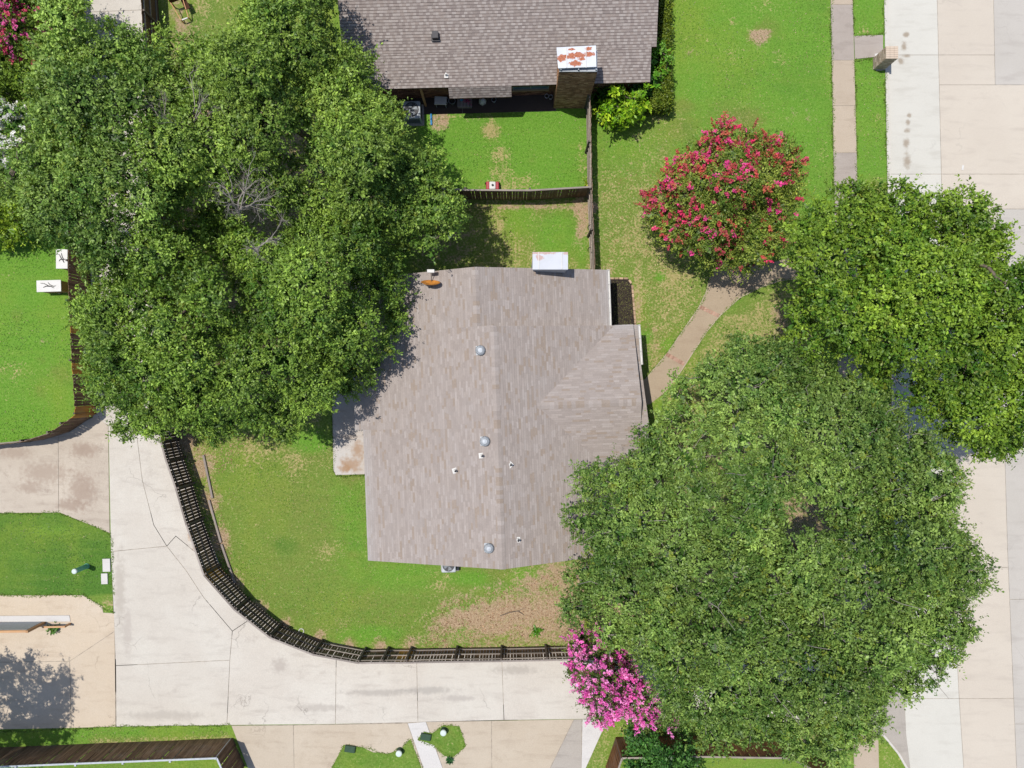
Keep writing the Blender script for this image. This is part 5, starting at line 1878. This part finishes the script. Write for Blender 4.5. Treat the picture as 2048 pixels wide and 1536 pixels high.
mb.box(c + nv * .54 - Vector((0, 0, .05)), (.34, .16, .14))
mb.build('receiver', M['white_paint'], root, bevel=.02)

# mailbox pillar: built of cream brick courses
bx, by = G(1753, 128)
root = empty('mailbox', (bx + .1, by - .0, 0), 'cream brick mailbox pillar at the kerb by the short concrete path', 'mailbox')
mc = Vector((bx + .12, by, 0))
MW = .62
mb = MB(); mb.box(mc + Vector((0, 0, .62)), (MW - .03, MW - .03, 1.24)); core = mb.build('pillar', M['mortar'], root)
allb = MB()
hw = (MW - .03) / 2
for a, b in (((-hw, -hw), (hw, -hw)), ((hw, -hw), (hw, hw)), ((hw, hw), (-hw, hw)), ((-hw, hw), (-hw, -hw))):
    q = brick_face(mc + Vector((*a, 0)), mc + Vector((*b, 0)), 0, 1.24, [A(206, 186, 166), A(190, 168, 148), A(220, 202, 184)])
    n = len(allb.v); allb.v += q.v; allb.f += [tuple(i + n for i in f) for f in q.f]; allb.c += q.c
allb.build('bricks', M['house_brick'], core, tint=True, kind='stuff')
mb = MB()
for i in range(3):
    for j_ in range(6):
        mb.box(mc + Vector((-.21 + i * .21, -.265 + j_ * .106, 1.275)), (.2, .098, .07))
mb.build('top_course', M['stone_brick'], root)
mb = MB()
mb.box(mc + Vector((hw + .03, 0, .95)), (.03, .3, .24)); mb.build('mailbox_door', M['dark_grey'], root, bevel=.01)

# green pedestals
def pedestal(px, py, h, r, label, green):
    x, y = G(px, py)
    root = empty('utility_pedestal', (x, y, 0), label, 'utility pedestal', 'green utility pedestals')
    mb = MB(); mb.lathe((x, y, 0), [(r * 1.15, -.02), (r * 1.15, .06), (r, .08), (r, h - .1)], 20)
    mb.build('post', green, root)
    mb = MB(); mb.lathe((x, y, h - .1), [(r * 1.06, 0), (r * 1.06, .08), (r * .8, .105), (.01, .11)], 20)
    mb.build('cap', M['cap_white'], root)


pedestal(174, 1132, 1.12, .125, 'tall green utility post with white cap on the dark lawn at the left', M['green_plastic'])
pedestal(800, 1500, .42, .15, 'short green utility post with white cap on the lower left grass island', M['dark_green'])
pedestal(888, 1459, .42, .15, 'short green utility post with white cap on the small right grass island', M['dark_green'])
for px, py, lab in ((701, 1496, 'low dark box standing in for a shadow blotch on the larger grass island by the driveway'), (852, 1472, 'low dark box standing in for a shadow blotch on the edge of the small grass island')):
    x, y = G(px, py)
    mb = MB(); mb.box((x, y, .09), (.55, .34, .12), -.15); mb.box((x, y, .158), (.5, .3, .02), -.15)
    o = mb.build('shadow_blotch_box', M['dark_green'], None, bevel=.015)  # low dark box added in place of a shadow blotch on the grass
    tag(o, lab, 'shadow stand-in', 'dark boxes for shadow blotches')
for px, py, w, d, lab in ((214, 1130, .40, .68, 'upper pale concrete block beside the alley on the dark lawn'), (210, 1157, .34, .56, 'lower pale concrete block beside the alley on the dark lawn')):
    x, y = G(px, py)
    mb = MB(); mb.box((x, y, .03), (w, d, .08), .03)
    o = mb.build('concrete_block', M['slab_white'], None, bevel=.012)
    tag(o, lab, 'concrete block', 'concrete blocks by the alley')

# garden edging timbers
for a, b, lab in (((407, 910), (425, 996), 'upper grey timber edging the bare strip behind the curved fence'), ((418, 1000), (442, 1085), 'middle grey timber edging the bare strip behind the curved fence'), ((443, 1088), (470, 1166), 'lower grey timber edging the bare strip behind the curved fence')):
    mb = MB(); mb.bar(G3(*a, .05), G3(*b, .05), .11, .1); 
    o = mb.build('timber', M['timber'], None, bevel=.01)
    tag(o, lab, 'timber', 'garden edging timbers')

# white topped boxes on the left lawn
def white_box(px, py, w, d, h, rz, label):
    x, y = G(px, py, h)
    root = empty('storage_box', (x, y, 0), label, 'storage box', 'white topped boxes on the left lawn')
    mb = MB(); mb.box((x + .04, y, h / 2 - .02), (w - .1, d - .08, h - .04), rz); mb.build('body', M['tan_wood'], root)
    mb = MB(); mb.box((x, y, h), (w, d, .05), rz); mb.build('lid', M['white_paint'], root, bevel=.01)
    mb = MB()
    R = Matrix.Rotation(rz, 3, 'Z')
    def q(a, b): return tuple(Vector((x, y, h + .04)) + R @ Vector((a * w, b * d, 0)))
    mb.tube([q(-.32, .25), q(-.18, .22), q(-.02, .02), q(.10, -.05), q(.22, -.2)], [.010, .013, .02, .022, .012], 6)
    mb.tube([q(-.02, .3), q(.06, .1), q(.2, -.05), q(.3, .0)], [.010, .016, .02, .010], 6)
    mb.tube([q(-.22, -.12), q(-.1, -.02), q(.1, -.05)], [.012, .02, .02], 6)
    mb.build('lid_mark', M['black'], root)  # thin raised black marks across the lid
    mb = MB(); mb.lathe(Vector((x + w * .26, y - d * .5 - .03, h * .45)), [(.02, -.03), (.12, -.02), (.12, .02), (.02, .03)], 14, Matrix.Rotation(math.pi / 2, 3, 'X')); mb.build('wheel', M['black'], root)


white_box(98, 572, 1.26, .6, .75, .03, 'white topped wooden box with black marks standing out on the left lawn')
white_box(124, 518, .60, 1.0, .75, .0, 'white topped box half under the tree against the left fence')

# open slatted gate on the lower left driveway
gx0, gy0 = G(-120, 1246); gx1, gy1 = G(86, 1243)
root = empty('gate', (gx1, gy1, 0), 'grey slatted gate with tan timber rail on the lower left driveway', 'gate')
H = 1.3
mb = MB(); mb.box((0, 0, 0), (.135, .025, H - .1)); gs = mb.mesh('slat', M['slate_metal'])
n = 36
for i in range(n):
    t_ = (i + .5) / n
    put('slat', gs, (gx0 + (gx1 - gx0) * t_, gy0 + (gy1 - gy0) * t_, H / 2), (0, 0, random.uniform(-.02, .02)), root)
mb = MB(); mb.bar((gx0, gy0 - .05, H), (gx1 + .15, gy1 - .05, H), .11, .1); mb.build('top_rail', M['tan_wood'], root)
mb = MB(); mb.bar((gx0, gy0 - .04, .2), (gx1, gy1 - .04, .2), .05, .09); mb.build('bottom_rail', M['brown_wood'], root)
mb = MB(); mb.box((gx1 + .1, gy1 - .05, H / 2 + .05), (.12, .12, H + .1)); mb.build('post', M['tan_wood'], root)
mb = MB(); mb.bar((gx1 + .3, gy1 - .12, .5), (gx1 + 1.5, gy1 - .1, .5), .08, .08); mb.bar((gx1 + 1.45, gy1 - .1, 0), (gx1 + 1.45, gy1 - .1, .55), .09, .09); mb.build('stub_rail', M['tan_wood'], root)
paving('threshold', [(-300, 1233), (-300, 1245), (142, 1243), (140, 1230)], [[(-300, 1233), (-300, 1245), (142, 1243), (140, 1230)]], M['slab_white'], z=.04)


def plant(px, py, r, h, label, cols, seed, n=60, ll=.14, name='plant', cat='plant', kind=None, K=3):
    rng = np.random.default_rng(seed)
    x, y = G(px, py)
    root = empty(name, (x, y, 0), label, cat)
    C = np.tile(np.array([x, y, .02]), (n, 1)) + rng.normal(0, r * .25, (n, 3)) * np.array([1, 1, 0])
    a = rng.uniform(0, 6.283, n); el = rng.uniform(.2, 1.3, n)
    ax = np.stack([np.cos(a) * np.cos(el) * r, np.sin(a) * np.cos(el) * r, np.sin(el) * h], 1)
    f = rng.random(n)[:, None]
    col = np.array(cols[0]) * (1 - f) + np.array(cols[1]) * f
    me = leaves_mesh('foliage', C, ax, rng, K, ll, ll * .45, col, M['leaf'], .1)
    o = bpy.data.objects.new('foliage', me); link(o); o.parent = root; o.location = -root.location; o['kind'] = 'stuff'
    mb = MB()
    for i in range(0, n, 6): mb.tube([tuple(C[i] * np.array([1, 1, 0])), tuple(C[i] + ax[i])], [.012, .006], 4, False)
    mb.build('stems', M['bark'], root, kind='stuff')
    return root


plant(110, 1256, .25, .3, 'small green plant growing at the end of the slatted gate', (A(60, 110, 30), A(120, 170, 70)), 71)
plant(1073, 1262, .2, .12, 'small bright green weed in the leaf litter right of the lawn', (A(70, 140, 20), A(120, 180, 40)), 72)
plant(1177, 370, .25, .4, 'yellow plant in the corner where the two fences meet', (A(150, 190, 40), A(226, 220, 90)), 73)
plant(899, 1519, .14, .1, 'small dark weed on the driveway below the right grass island', (A(50, 100, 50), A(80, 140, 80)), 74)

# fallen branch, hose ring
mb = MB()
mb.tube([G3(1000, 1232, .04), G3(1018, 1225, .06), G3(1036, 1222, .07), G3(1048, 1230, .05)], [.02, .026, .022, .008], 6)
mb.tube([G3(1036, 1222, .07), G3(1050, 1216, .06)], [.014, .006], 5)
o = mb.build('branch', M['bark']); tag(o, 'dry fallen branch lying on the brown leaf litter', 'branch')
mb = MB()
cx, cy = G(603, 1262)
mb.tube([(cx + .13 * math.cos(a), cy + .13 * math.sin(a), .03) for a in [q / 20 * 6.2832 for q in range(21)]], .022, 6, False)
o = mb.build('ring', M['white_paint']); tag(o, 'small white ring lying at the lawn edge by the curved fence', 'ring')

# things on the neighbouring patio
def table(px, py, w, d, h, rz, label):
    x, y = G(px, py, h)
    root = empty('table', (x, y, 0), label, 'table')
    mb = MB(); mb.box((x, y, h - .02), (w, d, .04), rz); mb.build('tabletop', M['white_paint'], root, bevel=.012)
    R = Matrix.Rotation(rz, 3, 'Z')
    for sx in (-1, 1):
        for sy in (-1, 1):
            c = Vector((x, y, (h - .04) / 2)) + R @ Vector((sx * (w / 2 - .06), sy * (d / 2 - .06), 0))
            mb = MB(); mb.box(c, (.035, .035, h - .04), rz); mb.build('leg', M['grey_metal'], root)


table(881, 201, .62, .42, .6, -.03, 'white folding table in the shade on the neighbouring patio')


def pot(px, py, r, h, label, m, soil=True, group='round pots on the patio'):
    x, y = G(px, py)
    root = empty('pot', (x, y, .025), label, 'pot', group)
    mb = MB(); mb.lathe((x, y, .026), [(r * .7, 0), (r, h * .9), (r * 1.08, h * .9), (r * 1.08, h), (r * .92, h), (r * .88, h * .8), (.01, h * .8)], 20); mb.build('vessel', m, root, smooth=False)
    mb = MB(); mb.lathe((x, y, .026 + h * .82), [(r * .88, 0), (.01, .02)], 16); mb.build('soil', M['mulch'], root)


pot(892, 205, .16, .3, 'grey round pot beside the white table, left of its pair', M['grey_metal'])
pot(905, 206, .17, .3, 'grey round pot beside the white table, right of its pair', M['grey_metal'])
pot(988, 203, .12, .24, 'small dark pot on the patio right of the white bag', M['slate_metal'])
pot(1093, 195, .1, .2, 'small pale pot near the brick chimney, nearer the window', M['white_paint'])
pot(1101, 197, .11, .2, 'small pale pot near the brick chimney, touching the bricks', M['white_paint'])
x, y = G(930, 208)
root = empty('crate', (x, y, .025), 'low wooden crate under the pink flowers on the patio', 'crate')
for k in range(5):
    mb = MB(); mb.box((x - .32 + k * .16, y, .2), (.14, .5, .03)); mb.build('slat', M['timber'], root)
for s in (-1, 1):
    mb = MB(); mb.box((x, y + s * .22, .105), (.74, .04, .16)); mb.build('side_board', M['timber'], root)
plant(935, 206, .2, .4, 'pink flowers standing on the wooden crate', (A(220, 70, 140), A(236, 110, 180)), 75, n=40, ll=.08, name='flowers', cat='flowers')
for o in [o for o in bpy.data.objects if o.name == 'flowers']: o.location.z = .21
mb = MB(); cx, cy = G(924, 203)
mb.lathe((cx, cy, .22), [(.01, 0), (.08, .03), (.11, .1), (.08, .17), (.01, .2)], 18)
o = mb.build('ball', M['blue'], None, smooth=True); tag(o, 'blue ball on the wooden crate beside the pink flowers', 'ball')
mb = MB(); cx, cy = G(965, 205)
mb.lathe((cx, cy, .026), [(.14, 0), (.2, .08), (.19, .2), (.12, .32), (.05, .36), (.08, .42)], 12)
for i, v in enumerate(mb.v): mb.v[i] = (v[0] + random.uniform(-.03, .03), v[1] + random.uniform(-.03, .03), v[2])
o = mb.build('bag', M['white_paint'], None, smooth=True); tag(o, 'crumpled white bag standing on the shaded patio', 'bag')
mb = MB()
mb.tube([G3(862, 228, .06), G3(863, 250, .05)], [.05, .05], 10)
o = mb.build('tube', M['blue']); tag(o, 'bright blue tube lying at the patio edge by the air conditioner', 'tube')
# red and white ride-on toy by the divider fence
tx, ty = G(985, 380)
root = empty('toy_car', (tx, ty + .12, 0), 'red and white ride-on toy against the fence in the upper yard', 'toy car')
mb = MB()
mb.box((tx - .24, ty + .12, .3), (.18, .42, .3)); mb.box((tx + .26, ty + .12, .3), (.18, .42, .3)); mb.box((tx, ty + .12, .2), (.6, .36, .12)); mb.build('body', M['red'], root, bevel=.04)
mb = MB(); mb.box((tx + .01, ty + .12, .38), (.34, .4, .2)); mb.build('seat', M['white_paint'], root, bevel=.05)
mb = MB(); mb.lathe((tx + .02, ty + .12, .5), [(.05, 0), (.06, .02), (.05, .04)], 14); mb.build('steering_wheel', M['black'], root)
for sx in (-1, 1):
    for sy in (-1, 1):
        mb = MB(); mb.lathe((tx + sx * .3, ty + .12 + sy * .2, .1), [(.02, -.04), (.1, -.035), (.1, .035), (.02, .04)], 14, Matrix.Rotation(math.pi / 2, 3, 'X')); mb.build('wheel', M['black'], root)

# brown wooden chair frame in the upper yard
cx, cy = G(360, 14, .4)
root = empty('garden_chair', (cx, cy, 0), 'brown wooden chair with pale frame on the grass at the top', 'chair', None)
R = Matrix.Rotation(.35, 3, 'Z')
def cq_(a, b, z): return Vector((cx, cy, z)) + R @ Vector((a, b, 0))
mb = MB(); mb.bar(cq_(-.32, .28, .75), cq_(.3, .28, .75), .05, .42); mb.build('backrest', M['brown_wood'], root)
mb = MB(); mb.bar(cq_(.3, .3, .45), cq_(.36, -.25, .42), .26, .04); mb.build('seat', M['brown_wood'], root)
for a in (-.34, .34):
    mb = MB(); mb.bar(cq_(a, .3, .6), cq_(a * .6, -.6, .3), .04, .04); mb.build('arm', M['tan_wood'], root)
    mb = MB(); mb.bar(cq_(a, .3, 0), cq_(a, .3, .75), .05, .05); mb.build('leg', M['tan_wood'], root)
    mb = MB(); mb.bar(cq_(a * .6, -.6, 0), cq_(a * .6, -.6, .34), .05, .05); mb.build('leg', M['tan_wood'], root)
mb = MB(); mb.bar(cq_(-.15, -.62, .32), cq_(.16, -.62, .32), .06, .05); mb.build('front_rail', M['white_paint'], root)

# hooks on the side fence, litter on the street
for py in (452, 497):
    x, y = G(1183, py, 1.7)
    mb = MB(); mb.tube([(x - .05, y + .06, 1.72), (x - .14, y + .02, 1.74), (x - .18, y - .08, 1.68), (x - .14, y - .16, 1.6)], [.022, .022, .02, .012], 6)
    o = mb.build('hook', M['black']); tag(o, 'black iron hook on the side fence, %s' % ('nearer the divider fence' if py == 452 else 'nearer the metal chimney'), 'hook', 'iron hooks on the side fence')
x, y = G(1928, 334)
mb = MB(); mb.box((x, y, ROADZ + .01), (.1, .26, .012), -.15)
o = mb.build('paper_scrap', M['white_paint']); tag(o, 'white scrap of paper lying on the street', 'paper')
